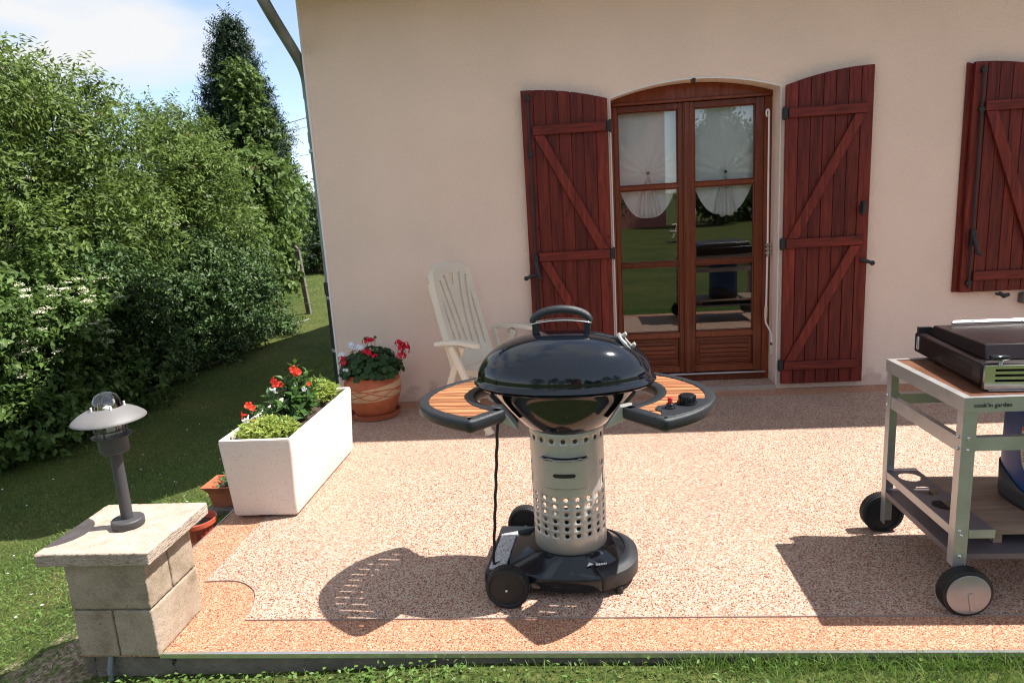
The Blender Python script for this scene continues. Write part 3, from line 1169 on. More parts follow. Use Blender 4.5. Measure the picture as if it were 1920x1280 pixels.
# ---- the second window (its sill corner shows at the frame's edge)
mb = MB()
wp = [(WL + (WR - WL) * i / NA, arch(WL + (WR - WL) * i / NA, WL, WR, WSPR) - 0.002) for i in range(NA + 1)]
mb.prism([(WL, 2.10), (WR, 2.10)] + wp[::-1], 'y', 0.19, 0.24)
mb.box(WL, WL + 0.06, 0.19, 0.24, WB, 2.10)
mb.box(WR - 0.06, WR, 0.19, 0.24, WB, 2.10)
mb.box(WL + 0.06, WR - 0.06, 0.191, 0.24, WB, WB + 0.07)
mb.box((WL + WR) / 2 - 0.05, (WL + WR) / 2 + 0.05, 0.188, 0.24, WB + 0.07, 2.10)
win = mb.build('window', M['door'], house, bevel=0.004)
for xa, xb in ((WL + 0.06, (WL + WR) / 2 - 0.05), ((WL + WR) / 2 + 0.05, WR - 0.06)):
    mb = MB().add([(xa, 0.215, WB + 0.07), (xb, 0.215, WB + 0.07), (xb, 0.215, 2.10), (xa, 0.215, 2.10)], [(0, 1, 2, 3)])
    mb.build('glass_pane', M['glass'], win, smooth=0)
mb = MB().box(WL - 0.165, WR + 0.165, -0.06, 0.19, WB - 0.075, WB - 0.002)
mb.build('window_sill', M['concrete'], win, bevel=0.006)


# ---- balloon curtains hanging behind the glass: top-level, they hang from a rod
def curtain(x0, x1, ztop, xk, zk, label, seed):
    r = random.Random(seed)
    yc = DY + 0.085
    root = thing('curtain', label, 'curtain', (xk, yc, zk), 0, 'sheer white curtains behind the french door')
    nx, nz = 60, 70
    vs, fs = [], []
    xc = (x0 + x1) / 2
    hw = (x1 - x0) / 2
    for j in range(nz + 1):
        t = j / nz
        for i in range(nx + 1):
            u = -1 + 2 * i / nx
            # lower outline: a swag rising towards both sides
            zb = 1.335 + 0.235 * abs(u) ** 3.2
            z = ztop + (zb - ztop) * t
            hwz = hw * (1.0 if z > 1.60 else 1 - 0.10 * ((1.60 - z) / 0.27) ** 1.6)
            x = xc + u * hwz
            a = math.atan2(z - zk, x - xk)
            rr = math.hypot(z - zk, x - xk)
            amp = 0.010 * min(1, rr / 0.10) * math.exp(-rr / 0.22)
            y = yc + 0.004 * math.sin(x * 46 + seed) * min(1, max(0, (z - zk) / 0.25) + 0.15) + amp * math.sin(a * 17 + seed)
            vs.append((x - xk, y - yc, z - zk))
    w_ = nx + 1
    for j in range(nz):
        for i in range(nx):
            fs.append((j * w_ + i, j * w_ + i + 1, (j + 1) * w_ + i + 1, (j + 1) * w_ + i))
    mb = MB().add(vs, fs)
    mb.build('sheer_panel', M['curtain'], root, smooth=180)
    # gathered fan below the knot
    vs, fs = [], []
    na, nr = 64, 14
    for k in range(nr + 1):
        rr = 0.008 + 0.315 * k / nr
        for i in range(na + 1):
            u = -1 + 2 * i / na
            a = -PI / 2 + u * (0.44 - 0.14 * k / nr)
            L = rr * (1.0 - 0.06 * u * u + 0.02 * math.sin(u * 9 + seed))
            vs.append((L * math.cos(a), -0.016 - 0.030 * (k / nr) ** 0.6 * math.sin(u * 18 + seed), L * math.sin(a)))
    w_ = na + 1
    for k in range(nr):
        for i in range(na):
            fs.append((k * w_ + i, k * w_ + i + 1, (k + 1) * w_ + i + 1, (k + 1) * w_ + i))
    mb = MB().add(vs, fs)
    mb.build('gathered_fan', M['curtain_fold'], root, smooth=180)
    # radiating pinch folds above the knot
    mb = MB()
    for k in range(7):
        a = 0.2 + k * (PI - 0.4) / 6 + r.uniform(-0.12, 0.12)
        l = 0.05 + 0.05 * r.random()
        mb.tube([(0.012 * math.cos(a), -0.012, 0.012 * math.sin(a)), (l * 0.5 * math.cos(a), -0.010, l * 0.5 * math.sin(a)), (l * math.cos(a), -0.001, l * math.sin(a))], [0.004, 0.004, 0.001], 6)
    mb.build('pinch_folds', M['curtain_fold'], root, smooth=180)
    mb = MB().sphere((0, -0.022, 0.012), 0.011, 10, 8)
    mb.build('tie', M['black_pvc'], root)
    # appliqued leaves
    mb = MB()
    for k in range(5):
        cx, cz = r.uniform(-hw * 0.7, hw * 0.7) + xc - xk, r.uniform(0.06, 0.42)
        for s in range(5):
            a = PI / 2 + (s - 2) * 0.62
            l = 0.026 - 0.004 * abs(s - 2)
            mb.add([(cx, -0.007, cz), (cx + l * 0.6 * math.cos(a - 0.28), -0.007, cz + l * 0.6 * math.sin(a - 0.28)), (cx + l * math.cos(a), -0.007, cz + l * math.sin(a)), (cx + l * 0.6 * math.cos(a + 0.28), -0.007, cz + l * 0.6 * math.sin(a + 0.28))], [(0, 1, 2, 3)])
    build_each(mb, 'leaf_applique', M['curtain_fold'], root, smooth=0)
    return root


curtain(2.300, 2.742, 2.16, 2.524, 1.665, 'sheer white curtain gathered in a fan behind the left leaf of the french door', 1)
curtain(2.868, 3.320, 2.16, 3.108, 1.640, 'sheer white curtain gathered with a dark tie behind the right leaf of the french door', 4)

def loft(rings):
    n = len(rings[0])
    mb = MB()
    vs = [v for r_ in rings for v in r_]
    fs = []
    for k in range(len(rings) - 1):
        for i in range(n):
            fs.append((k * n + i, k * n + (i + 1) % n, (k + 1) * n + (i + 1) % n, (k + 1) * n + i))
    fs.append(tuple(range(n))[::-1])
    fs.append(tuple(range((len(rings) - 1) * n, len(rings) * n)))
    return mb.add(vs, fs)



# ------------------------------------------------------------------ the kettle barbecue
M['enamel'] = simple('black_gloss_enamel', (0.004, 0.006, 0.010), 0.07, spec=0.5, coat=0.25)
M['enamel_bowl'] = simple('black_bowl_enamel', (0.010, 0.010, 0.011), 0.12, spec=0.55, coat=0.4, var=0.2)
M['black_plastic'] = simple('satin_black_plastic', (0.014, 0.017, 0.021), 0.42, bump=0.25, bscale=700)
M['black_gloss_plastic'] = simple('glossy_black_plastic', (0.008, 0.010, 0.013), 0.16)
M['rubber'] = simple('black_rubber', (0.010, 0.010, 0.010), 0.6, var=0.2)
M['silver_paint'] = simple('silver_grey_paint', (0.43, 0.42, 0.385), 0.38, metal=0.38, var=0.04, vscale=40)
M['slat'] = wood('oiled_teak_slat', (0.20, 0.070, 0.030), (0.50, 0.215, 0.095), grain=(1.5, 16, 16), scale=4.0, rough=0.5)
M['red_plastic'] = simple('red_plastic', (0.55, 0.03, 0.03), 0.35)


def striped_label(name, a, b_, scale):
    m, nt, bs = new_mat(name)
    tc = nn(nt, 'ShaderNodeTexCoord')
    mp = nn(nt, 'ShaderNodeMapping')
    mp.inputs['Scale'].default_value = scale
    nt.links.new(tc.outputs['Generated'], mp.inputs['Vector'])
    n = nn(nt, 'ShaderNodeTexNoise')
    n.inputs['Scale'].default_value = 1.0
    n.inputs['Detail'].default_value = 4
    nt.links.new(mp.outputs['Vector'], n.inputs['Vector'])
    r = ramp_node(nt, [(0.44, b_), (0.52, a)])
    nt.links.new(n.outputs['Fac'], r.inputs['Fac'])
    nt.links.new(r.outputs['Color'], bs.inputs['Base Color'])
    bs.inputs['Roughness'].default_value = 0.4
    return m


M['sticker'] = striped_label('printed_sticker', (0.60, 0.62, 0.64), (0.10, 0.105, 0.115), (60, 14, 4))
grill = thing('kettle_barbecue', 'black enamel dome barbecue on a perforated silver column with two wooden side tables', 'barbecue', (1.850, -2.600, 0), -0.080)

# column with real round holes, cell by cell
CR = 0.147
NC = 20


def colpt(r, ang, z):
    return (r * math.sin(ang), -r * math.cos(ang), z)


def hole_cell(mb, a0, a1, z0, z1, hr, hz=None, ca=None, cz=None):
    """a cell of the tube wall with one round (or long) hole"""
    ca = (a0 + a1) / 2 if ca is None else ca
    cz = (z0 + z1) / 2 if cz is None else cz
    hz = hr if hz is None else hz
    bnd = []
    for k in range(4):
        bnd.append((a0 + (a1 - a0) * k / 4, z0))
    for k in range(4):
        bnd.append((a1, z0 + (z1 - z0) * k / 4))
    for k in range(4):
        bnd.append((a1 - (a1 - a0) * k / 4, z1))
    for k in range(4):
        bnd.append((a0, z1 - (z1 - z0) * k / 4))
    ring = []
    for a, z in bnd:
        dx, dz = (a - ca) * CR / ((a1 - a0) * CR / 2), (z - cz) / ((z1 - z0) / 2)
        t = math.atan2(dz, dx)
        xx, zz = hr * math.cos(t), hr * math.sin(t)
        if hz > hr:
            zz += (hz - hr) * (1 if zz > 0 else -1)
        ring.append((ca + xx / CR, cz + zz))
    vs = [colpt(CR, a, z) for a, z in bnd] + [colpt(CR, a, z) for a, z in ring]
    mb.add(vs, [(i, (i + 1) % 16, 16 + (i + 1) % 16, 16 + i) for i in range(16)])


def plain_band(mb, z0, z1, nz=1, skip=None):
    for c in range(NC * 4):
        a0, a1 = 2 * PI * (c - 2) / (NC * 4), 2 * PI * (c - 1) / (NC * 4)
        for k in range(nz):
            mb.add([colpt(CR, a0, z0 + (z1 - z0) * k / nz), colpt(CR, a1, z0 + (z1 - z0) * k / nz), colpt(CR, a1, z0 + (z1 - z0) * (k + 1) / nz), colpt(CR, a0, z0 + (z1 - z0) * (k + 1) / nz)], [(0, 1, 2, 3)])


cm = MB()
rows_z0, pit = 0.216, 0.0304
plain_band(cm, 0.130, rows_z0)
for rrow in range(6):
    for c in range(NC):
        a0, a1 = 2 * PI * (c - 0.5) / NC, 2 * PI * (c + 0.5) / NC
        if 7 <= c <= 13:      # the back of the column is open
            continue
        hole_cell(cm, a0, a1, rows_z0 + rrow * pit, rows_z0 + (rrow + 1) * pit, 0.0088)
zt = rows_z0 + 6 * pit
plain_band(cm, zt, 0.405)
for c in range(NC):
    a0, a1 = 2 * PI * (c - 0.5) / NC, 2 * PI * (c + 0.5) / NC
    if c in (4, 5, 15, 16):
        hole_cell(cm, a0, a1, 0.405, 0.490, 0.007, hz=0.036)
        hole_cell(cm, a0, a1, 0.490, 0.525, 0.008)
    else:
        for k in range(4):
            b0, b1 = a0 + (a1 - a0) * k / 4, a0 + (a1 - a0) * (k + 1) / 4
            for z0_, z1_ in ((0.405, 0.490), (0.490, 0.525)):
                cm.add([colpt(CR, b0, z0_), colpt(CR, b1, z0_), colpt(CR, b1, z1_), colpt(CR, b0, z1_)], [(0, 1, 2, 3)])
plain_band(cm, 0.525, 0.602)
for c in range(NC):
    a0, a1 = 2 * PI * (c - 0.5) / NC, 2 * PI * (c + 0.5) / NC
    hole_cell(cm, a0, a1, 0.602, 0.638, 0.0092)
plain_band(cm, 0.638, 0.660)
cm.build('column', M['silver_paint'], grill, weld=True, solid=0.0025, off=-1, smooth=30)
# drawer front
dm = MB()
na = 18
vs = []
for r_ in (CR + 0.0015, CR + 0.011):
    for z in (0.432, 0.545):
        for i in range(na + 1):
            vs.append(colpt(r_, -0.605 + 1.21 * i / na, z))
w_ = na + 1
fs = []
for i in range(na):
    fs += [(2 * w_ + i, 2 * w_ + i + 1, 3 * w_ + i + 1, 3 * w_ + i), (i, w_ + i, w_ + i + 1, i + 1), (i, i + 1, 2 * w_ + i + 1, 2 * w_ + i), (w_ + i, 3 * w_ + i, 3 * w_ + i + 1, w_ + i + 1)]
fs += [(0, 2 * w_, 3 * w_, w_), (na, w_ + na, 3 * w_ + na, 2 * w_ + na)]
dm.add(vs, fs)
drawer = dm.build('ash_drawer', M['silver_paint'], grill, bevel=0.003)
dg = MB()  # shadow gap round the drawer, put in as a black sheet
for i in range(18):
    a0, a1 = -0.628 + 1.256 * i / 18, -0.628 + 1.256 * (i + 1) / 18
    dg.add([colpt(CR + 0.0012, a0, 0.428), colpt(CR + 0.0012, a1, 0.428), colpt(CR + 0.0012, a1, 0.556), colpt(CR + 0.0012, a0, 0.556)], [(0, 1, 2, 3)])
dg.build('drawer_gap_shade', M['black_iron'], drawer, smooth=0)
dm = MB()
for i in range(14):
    a = -0.62 + 1.24 * i / 14
    b_ = -0.62 + 1.24 * (i + 1) / 14
    dm.add([colpt(CR + 0.001, a, 0.549), colpt(CR + 0.001, b_, 0.549), colpt(CR + 0.021, b_, 0.553), colpt(CR + 0.021, a, 0.553)], [(0, 1, 2, 3)])
dm.build('drawer_lip', M['silver_paint'], drawer, solid=0.003)
dm = MB()
pts = []
for i in range(9):
    t = PI / 2 + PI * i / 8
    pts.append((-0.034 + 0.008 * math.cos(t), 0.487 + 0.008 * math.sin(t)))
for i in range(9):
    t = -PI / 2 + PI * i / 8
    pts.append((0.034 + 0.008 * math.cos(t), 0.487 + 0.008 * math.sin(t)))
for i in range(16):
    x0_, x1_ = -0.042 + 0.084 * i / 16, -0.042 + 0.084 * (i + 1) / 16
    h0 = 0.008 if abs(x0_) < 0.034 else math.sqrt(max(0, 0.008 ** 2 - (abs(x0_) - 0.034) ** 2))
    h1 = 0.008 if abs(x1_) < 0.034 else math.sqrt(max(0, 0.008 ** 2 - (abs(x1_) - 0.034) ** 2))
    dm.add([colpt(CR + 0.0122, x0_ / CR, 0.487 - h0), colpt(CR + 0.0122, x1_ / CR, 0.487 - h1), colpt(CR + 0.0122, x1_ / CR, 0.487 + h1), colpt(CR + 0.0122, x0_ / CR, 0.487 + h0)], [(0, 1, 2, 3)])
dm.build('grip_slot', M['black_iron'], drawer, smooth=0)

# bowl, lid
OVAL = 0.66


def oval_lathe(prof, seg=96, cap=None):
    # rings of (rx, ry, z)
    rings = [[(rx * math.cos(2 * PI * k / seg), ry * math.sin(2 * PI * k / seg), z) for k in range(seg)] for rx, ry, z in prof]
    return loft(rings)


bpf = []
for rx, z in [(0.02, 0.640), (0.135, 0.641), (0.148, 0.648), (0.168, 0.664), (0.200, 0.696), (0.235, 0.734), (0.268, 0.772), (0.296, 0.804), (0.318, 0.815), (0.346, 0.816), (0.351, 0.820), (0.346, 0.824), (0.330, 0.824)]:
    t = min(1.0, max(0.0, (z - 0.645) / 0.16))
    bpf.append((rx, rx * (1.0 - (1.0 - OVAL) * t), z))
bowl = oval_lathe(bpf).build('bowl', M['enamel_bowl'], grill, smooth=60)
em = MB()
em.tube([(0.024 * math.cos(t) - 0.0, -0.1905 - 0.009 * math.sin(t) * 0.9, 0.736 + 0.013 * math.sin(t)) for t in np.linspace(-2.4, 0.2, 14)], 0.0022, 6)
em.build('embossed_crescent', M['enamel_bowl'], bowl)
lid_prof = [(0.353, 0.826), (0.358, 0.830), (0.354, 0.837), (0.346, 0.841), (0.341, 0.850)]
for i in range(1, 31):
    t = i / 30 * PI / 2
    lid_prof.append((0.341 * math.cos(t) ** 0.86 if i < 30 else 0.0005, 0.850 + 0.170 * math.sin(t) ** 1.05))
lid = oval_lathe([(r_, r_ * OVAL, z) for r_, z in lid_prof]).build('lid', M['enamel'], grill, smooth=50)
# handle: arch on two posts over a metal heat shield
hm = MB()
hp_ = [(0.112 * math.cos(t), 0.0, 1.056 + 0.050 * math.sin(t)) for t in np.linspace(PI, 0, 25)]
hm.tube(hp_, [0.0105 + 0.0035 * math.sin(PI * i / 24) for i in range(25)], 14, flat=1.25)
for s in (-1, 1):
    hm.box(s * 0.100 - 0.013, s * 0.100 + 0.013, -0.012, 0.012, 0.990, 1.056)
hm.build('handle', M['black_plastic'], lid, bevel=0.003)
hm = MB()
n = 17
vs, fs = [], []
for i in range(n):
    u = -1 + 2 * i / (n - 1)
    for y in (-0.030, 0.030):
        vs.append((0.118 * u, y * (1 - 0.25 * u * u), 1.054 + 0.014 * (1 - u * u)))
for i in range(n - 1):
    fs.append((2 * i, 2 * i + 1, 2 * i + 3, 2 * i + 2))
hm.add(vs, fs)
hm.build('heat_shield', M['steel'], lid, solid=0.003)
# vent disc on the right shoulder
vd = Vector((0.78, -0.02, 0.62)).normalized()
va = Vector((0.62, 0, -0.78)).normalized()
vb = vd.cross(va)
vc = Vector((0.243, -0.012, 0.970))
vm = MB()
vm.cyl(vc - vd * 0.004, vc + vd * 0.007, 0.046, 32)
vm.build('vent_plate', M['galv'], lid, bevel=0.002)
vm = MB()
for k in range(4):
    a = k * PI / 2 + 0.5
    p = vc + vd * 0.0085 + (va * math.cos(a) + vb * math.sin(a)) * 0.025
    vm.cyl(p - vd * 0.002, p + vd * 0.0005, 0.0105, 16)
build_each(vm, 'vent_hole', M['black_iron'], lid)
vm = MB()
for s in (-1, 1):
    p = vc + va * 0.026 * s + vd * 0.016
    vm.obox(p, va * 0.006, vb * 0.016, vd * 0.011)
vm.obox(vc + vd * 0.011, va * 0.03, vb * 0.010, vd * 0.002)
build_each(vm, 'vent_tab', M['silver_paint'], lid, bevel=0.002)


# side tables (half moons round the bowl)
FS = 1   # side being built: the front corners are not quite mirror images


def outer_x(y):
    dy = y + 0.06
    b_ = (0.388 + 0.021 * FS) if dy < 0 else 0.436
    return 0.570 * math.sqrt(max(0, 1 - (dy / b_) ** 2))


YF, YB = -0.372, 0.285


def inner_x(y):
    if y < -0.225:
        return (0.331 + 0.034 * FS) + (0.205 - 0.331 - 0.034 * FS + 0.018 * FS) * (y - YF) / (-0.225 - YF)
    if y > 0.165:
        return 0.200 + 0.150 * (y - 0.165) / (YB - 0.165)
    q = 1 - ((y + 0.01) / 0.262) ** 2
    return max(0.200, 0.355 * math.sqrt(q) if q > 0 else 0.2)


def table_outline(inset=0.0):
    ys = np.linspace(YF + inset, YB - inset, 60)
    o = [(outer_x(y) - inset, y) for y in ys]
    i_ = [(inner_x(y) + inset * (1.35 if y > -0.255 else 0.9), y) for y in ys[::-1]]
    pts = [p for p in o] + [p for p in i_ if True]
    out = []
    for p in pts:
        if not out or math.hypot(p[0] - out[-1][0], p[1] - out[-1][1]) > 0.004:
            out.append(p)
    return out


def side_table(sg, label):
    global FS
    FS = sg
    out = table_outline()
    ZT, ZB = 0.780, 0.735

    def rs(pts, n=120):
        """resample a closed outline evenly from the same relative start"""
        P = np.array(pts + [pts[0]])
        d = np.r_[0, np.cumsum(np.linalg.norm(np.diff(P, axis=0), axis=1))]
        s = np.linspace(0, d[-1], n, endpoint=False)
        return np.stack([np.interp(s, d, P[:, 0]), np.interp(s, d, P[:, 1])], 1)
    O = rs(out)
    # inset along the outline normal (keeps both loops parallel)
    T = np.roll(O, -1, 0) - np.roll(O, 1, 0)
    Nn = np.stack([-T[:, 1], T[:, 0]], 1)
    Nn /= np.linalg.norm(Nn, axis=1)[:, None]
    # smooth corners of the outer loop a little
    for _ in range(2):
        O = 0.5 * O + 0.25 * (np.roll(O, 1, 0) + np.roll(O, -1, 0))
    I = O + Nn * 0.040
    cen = O.mean(0)
    n = len(O)
    mb = MB()

    def ring(P, z):
        return [(sg * p[0], p[1], z) for p in P]
    rings = [ring(O + Nn * 0.012, ZB - 0.004), ring(O, ZB + 0.008), ring(O, ZT - 0.010), ring(O + Nn * 0.003, ZT - 0.003), ring(O + Nn * 0.010, ZT), ring(I - Nn * 0.002, ZT), ring(I, ZT - 0.003), ring(I, ZB - 0.004)]
    vs = [v for r_ in rings for v in r_]
    fs = []
    m_ = len(rings)
    for k in range(m_):
        k2 = (k + 1) % m_
        for i in range(n):
            fs.append((k * n + i, k * n + (i + 1) % n, k2 * n + (i + 1) % n, k2 * n + i))
    mb.add(vs, fs)
    st = mb.build('side_table', M['black_plastic'], grill, smooth=50)
    st['label'] = label
    # slats clipped to the inner loop
    Il = [tuple(p) for p in I]
    mb = MB()
    y = YF + 0.03
    pitch, gap = 0.0430, 0.0070

    def span(y):
        xs = []
        for (xa, ya), (xb, yb) in zip(Il, Il[1:] + Il[:1]):
            if (ya - y) * (yb - y) < 0:
                xs.append(xa + (xb - xa) * (y - ya) / (yb - ya))
        return sorted(xs)
    while y < YB - 0.02:
        ya, yb = y, y + pitch - gap
        nseg = 4
        lo, hi = [], []
        for k in range(nseg + 1):
            yy = ya + (yb - ya) * k / nseg
            s = span(yy)
            if len(s) >= 2:
                lo.append((s[0], yy))
                hi.append((s[-1], yy))
        if len(lo) >= 2:
            pts = [(sg * x, yy) for x, yy in hi] + [(sg * x, yy) for x, yy in lo[::-1]]
            if sg < 0:
                pts = pts[::-1]
            mb.prism(pts, 'z', ZT - 0.018, ZT - 0.0035)
        y += pitch
    mb.build('wood_slat', M['slat'], st, bevel=0.002)
    # two bearers under the slats
    mb = MB()
    for xx in (0.41, 0.50):
        y0, y1 = -0.20, 0.14
        mb.box(min(sg * xx, sg * (xx + 0.02)), max(sg * xx, sg * (xx + 0.02)), y0, y1, ZT - 0.03, ZT - 0.0185)
    build_each(mb, 'bearer', M['black_plastic'], st)
    # bracket wedge to the bowl
    for yy in (-0.175, 0.130):
        mb = MB()
        pts = [(sg * 0.218, 0.776), (sg * 0.262, 0.776), (sg * 0.262, 0.738), (sg * 0.232, 0.722), (sg * 0.160, 0.690)]
        if sg < 0:
            pts = pts[::-1]
        mb.prism(pts, 'y', yy - 0.028, yy + 0.022)
        mb.build('bracket', M['silver_paint'], st, bevel=0.003)
        mb = MB()
        mb.bar((sg * 0.272, yy * 0.70, 0.806), (sg * 0.176, yy * 0.62, 0.690), 0.034, 0.012)
        mb.build('strap', M['black_plastic'], st, bevel=0.002)
    return st


tl = side_table(-1, 'left half-moon side table of teak slats')
tr_ = side_table(1, 'right half-moon side table with the knob and igniter')
# control panel filling the front of the right table
cp = []
for p in [(0.345, -0.285), (0.372, -0.252), (0.372, -0.222), (0.352, -0.190), (0.362, -0.155), (0.398, -0.140), (0.430, -0.118), (0.462, -0.085), (0.505, -0.072), (0.548, -0.070), (0.552, -0.11), (0.525, -0.165), (0.475, -0.225), (0.41, -0.280)]:
    cp.append(p)
cp = [(x - 0.012, y - 0.055) for x, y in cp]
mb = MB().prism(cp[::-1], 'z', 0.755, 0.7812)
mb.build('control_panel', M['black_plastic'], tr_, bevel=0.002)
mb = MB().lathe([(0.034, 0.7812), (0.036, 0.7870), (0.028, 0.7890), (0.0275, 0.8100), (0.024, 0.8140)], c=(0.456, -0.187, 0), seg=28)
for k in range(16):
    a = 2 * PI * k / 16
    mb.cyl((0.456 + 0.0277 * math.cos(a), -0.187 + 0.0277 * math.sin(a), 0.7890), (0.456 + 0.0277 * math.cos(a), -0.187 + 0.0277 * math.sin(a), 0.8100), 0.0035, 8)
mb.build('knob', M['black_gloss_plastic'], tr_)
mb = MB().lathe([(0.019, 0.7812), (0.019, 0.7860), (0.015, 0.7880), (0.014, 0.7960), (0.010, 0.7990)], c=(0.393, -0.240, 0), seg=20)
ig = mb.build('igniter', M['black_gloss_plastic'], tr_)
mb = MB().cyl((0.393, -0.240, 0.7990), (0.393, -0.240, 0.8200), 0.0085, 16)
mb.build('button', M['red_plastic'], ig, bevel=0.002)

# base: rounded foot with a raised dome to the column
def base_outline(n=64, grow=0.0):
    pts = []
    for k in range(n):
        a = 2 * PI * k / n
        c, s = math.cos(a), math.sin(a)
        # superellipse, longer on the right, squared on the left
        ex = 2.3 if c > 0 else 4.5
        rx = 0.268 + grow if c > 0 else 0.315 + grow
        ry = (0.218 if c > 0 else 0.205) + grow
        if c <= 0:
            ry = 0.218 - 0.04 * (-c) ** 2 + grow
        t = (abs(c) ** ex + abs(s) ** ex) ** (-1 / ex)
        pts.append((rx * c * t, ry * s * t))
    return pts


bo = base_outline()
circ = [(0.160 * math.cos(2 * PI * k / 64), 0.160 * math.sin(2 * PI * k / 64)) for k in range(64)]


def mixr(t, z, zr=0.0):
    return [((1 - t) * p[0] + t * c[0], (1 - t) * p[1] + t * c[1], z + zr * max(0, p[0]) * 0) for p, c in zip(bo, circ)]


rings = [[(p[0] * 0.97, p[1] * 0.97, 0.030) for p in bo], [(p[0], p[1], 0.036) for p in bo], [(p[0], p[1], 0.080) for p in bo], [(p[0] * 0.985, p[1] * 0.985, 0.090) for p in bo]]
for t, z in ((0.15, 0.096), (0.35, 0.106), (0.60, 0.121), (0.85, 0.138), (1.0, 0.152)):
    rings.append(mixr(t, z))
base = loft(rings).build('base', M['black_gloss_plastic'], grill, smooth=50)
# satin end cap on the right
mb = MB()
ec = []
for t, z in ((0.0, 0.036), (0.0, 0.081), (0.02, 0.092), (0.20, 0.100), (0.48, 0.116)):
    ring = []
    for k in range(-11, 12):
        p = bo[k % 64]
        c = circ[k % 64]
        g = 1.012
        ring.append((((1 - t) * p[0] + t * c[0]) * g, ((1 - t) * p[1] + t * c[1]) * g, z + 0.002))
    ec.append(ring)
vs = [v for r_ in ec for v in r_]
n = len(ec[0])
fs = [(k * n + i, k * n + i + 1, (k + 1) * n + i + 1, (k + 1) * n + i) for k in range(len(ec) - 1) for i in range(n - 1)]
mb.add(vs, fs)
mb.build('end_cap', M['black_plastic'], base, solid=0.004, smooth=40)
# sloping printed sticker on the left of the base
mb = MB()
sp = [(-0.316, -0.175, 0.097), (-0.248, -0.175, 0.112), (-0.242, 0.115, 0.112), (-0.312, 0.115, 0.097)]
nrm = Vector((-0.22, 0, 0.97)) * 0.004
mb.add([Vector(p) + nrm for p in sp] + [Vector(p) - nrm for p in sp], [(0, 1, 2, 3), (7, 6, 5, 4), (0, 4, 5, 1), (1, 5, 6, 2), (2, 6, 7, 3), (3, 7, 4, 0)])
mb.build('sticker', M['sticker'], base, smooth=0)
mb = MB()
mb.add([(0.075, -0.187, 0.1315), (0.100, -0.176, 0.1345), (0.083, -0.170, 0.138)], [(0, 1, 2)])
for k in range(7):
    x = 0.108 + k * 0.0062
    mb.add([(x, -0.180 + k * 0.002, 0.1318), (x + 0.0045, -0.179 + k * 0.002, 0.1318), (x + 0.0045, -0.172 + k * 0.002, 0.1345), (x, -0.173 + k * 0.002, 0.1345)], [(0, 1, 2, 3)])
mb.build('emblem', M['white_paint'], base, smooth=0, solid=0.002, off=1)
# axle, wheels, foot
mb = MB().cyl((-0.225, -0.29, 0.083), (-0.225, 0.275, 0.083), 0.008, 12)
mb.box(-0.33, -0.15, -0.20, 0.20, 0.036, 0.098)
mb.build('axle_housing', M['black_plastic'], base, bevel=0.006)


def wheel(parent, c, r, w, treads=44, name='wheel', mat='rubber'):
    """tyre with tread blocks, recessed spoked face; axis along Y"""
    mb = MB()
    prof = [(r * 0.30, -w * 0.40), (r * 0.80, -w * 0.36), (r * 0.86, -w * 0.5), (r * 0.96, -w * 0.46), (r * 0.985, -w * 0.36), (r * 0.985, w * 0.36), (r * 0.96, w * 0.46), (r * 0.86, w * 0.5), (r * 0.80, w * 0.36), (r * 0.30, w * 0.40)]
    seg = 64
    vs = []
    for rr, y in prof:
        for k in range(seg):
            a = 2 * PI * k / seg
            vs.append((c[0] + rr * math.cos(a), c[1] + y, c[2] + rr * math.sin(a)))
    fs = []
    for i in range(len(prof) - 1):
        for k in range(seg):
            fs.append((i * seg + k, i * seg + (k + 1) % seg, (i + 1) * seg + (k + 1) % seg, (i + 1) * seg + k))
    fs.append(tuple(range(seg)))
    fs.append(tuple(range((len(prof) - 1) * seg, len(prof) * seg)))
    mb.add(vs, fs)
    wo = mb.build(name, M[mat], parent)
    tb = MB()
    for k in range(treads):
        a = 2 * PI * k / treads
        rad = Vector((math.cos(a), 0, math.sin(a)))
        tan = Vector((-math.sin(a), 0, math.cos(a)))
        tb.obox(Vector(c) + rad * r * 0.985, tan * (PI * r / treads * 0.62), Vector((0, w * 0.38, 0)), rad * r * 0.022)
    tb.build('tread', M[mat], wo, smooth=0)
    return wo


for yy in (-0.268, 0.255):
    wl = wheel(grill, (-0.225, yy, 0.0835), 0.0825, 0.052)
    s = -1 if yy < 0 else 1
    mb = MB().cyl((-0.225, yy + s * 0.020, 0.0835), (-0.225, yy + s * 0.030, 0.0835), 0.0055, 12)
    mb.sphere((-0.225, yy + s * 0.031, 0.0835), 0.0058, 10, 8)
    mb.build('axle_nut', M['steel'], wl)
for yy in (-0.155, 0.15):
    mb = MB().lathe([(0.011, 0.0), (0.015, 0.004), (0.013, 0.032)], c=(0.195, yy, 0), seg=16)
    build_each(mb, 'foot', M['rubber'], grill)
# hanging gas hose
mb = MB()
hp2 = []
for i in range(60):
    t = i / 59
    hp2.append((-0.245 - 0.055 * t + 0.0013 * math.sin(t * 44), -0.150 + 0.0013 * math.cos(t * 44), 0.718 - 0.60 * t))
hp2 += [(-0.299, -0.148, 0.108), (-0.290, -0.14, 0.104), (-0.27, -0.12, 0.104)]
mb.tube(hp2, 0.0062, 8)
mb.build('hose', M['rubber'], grill)

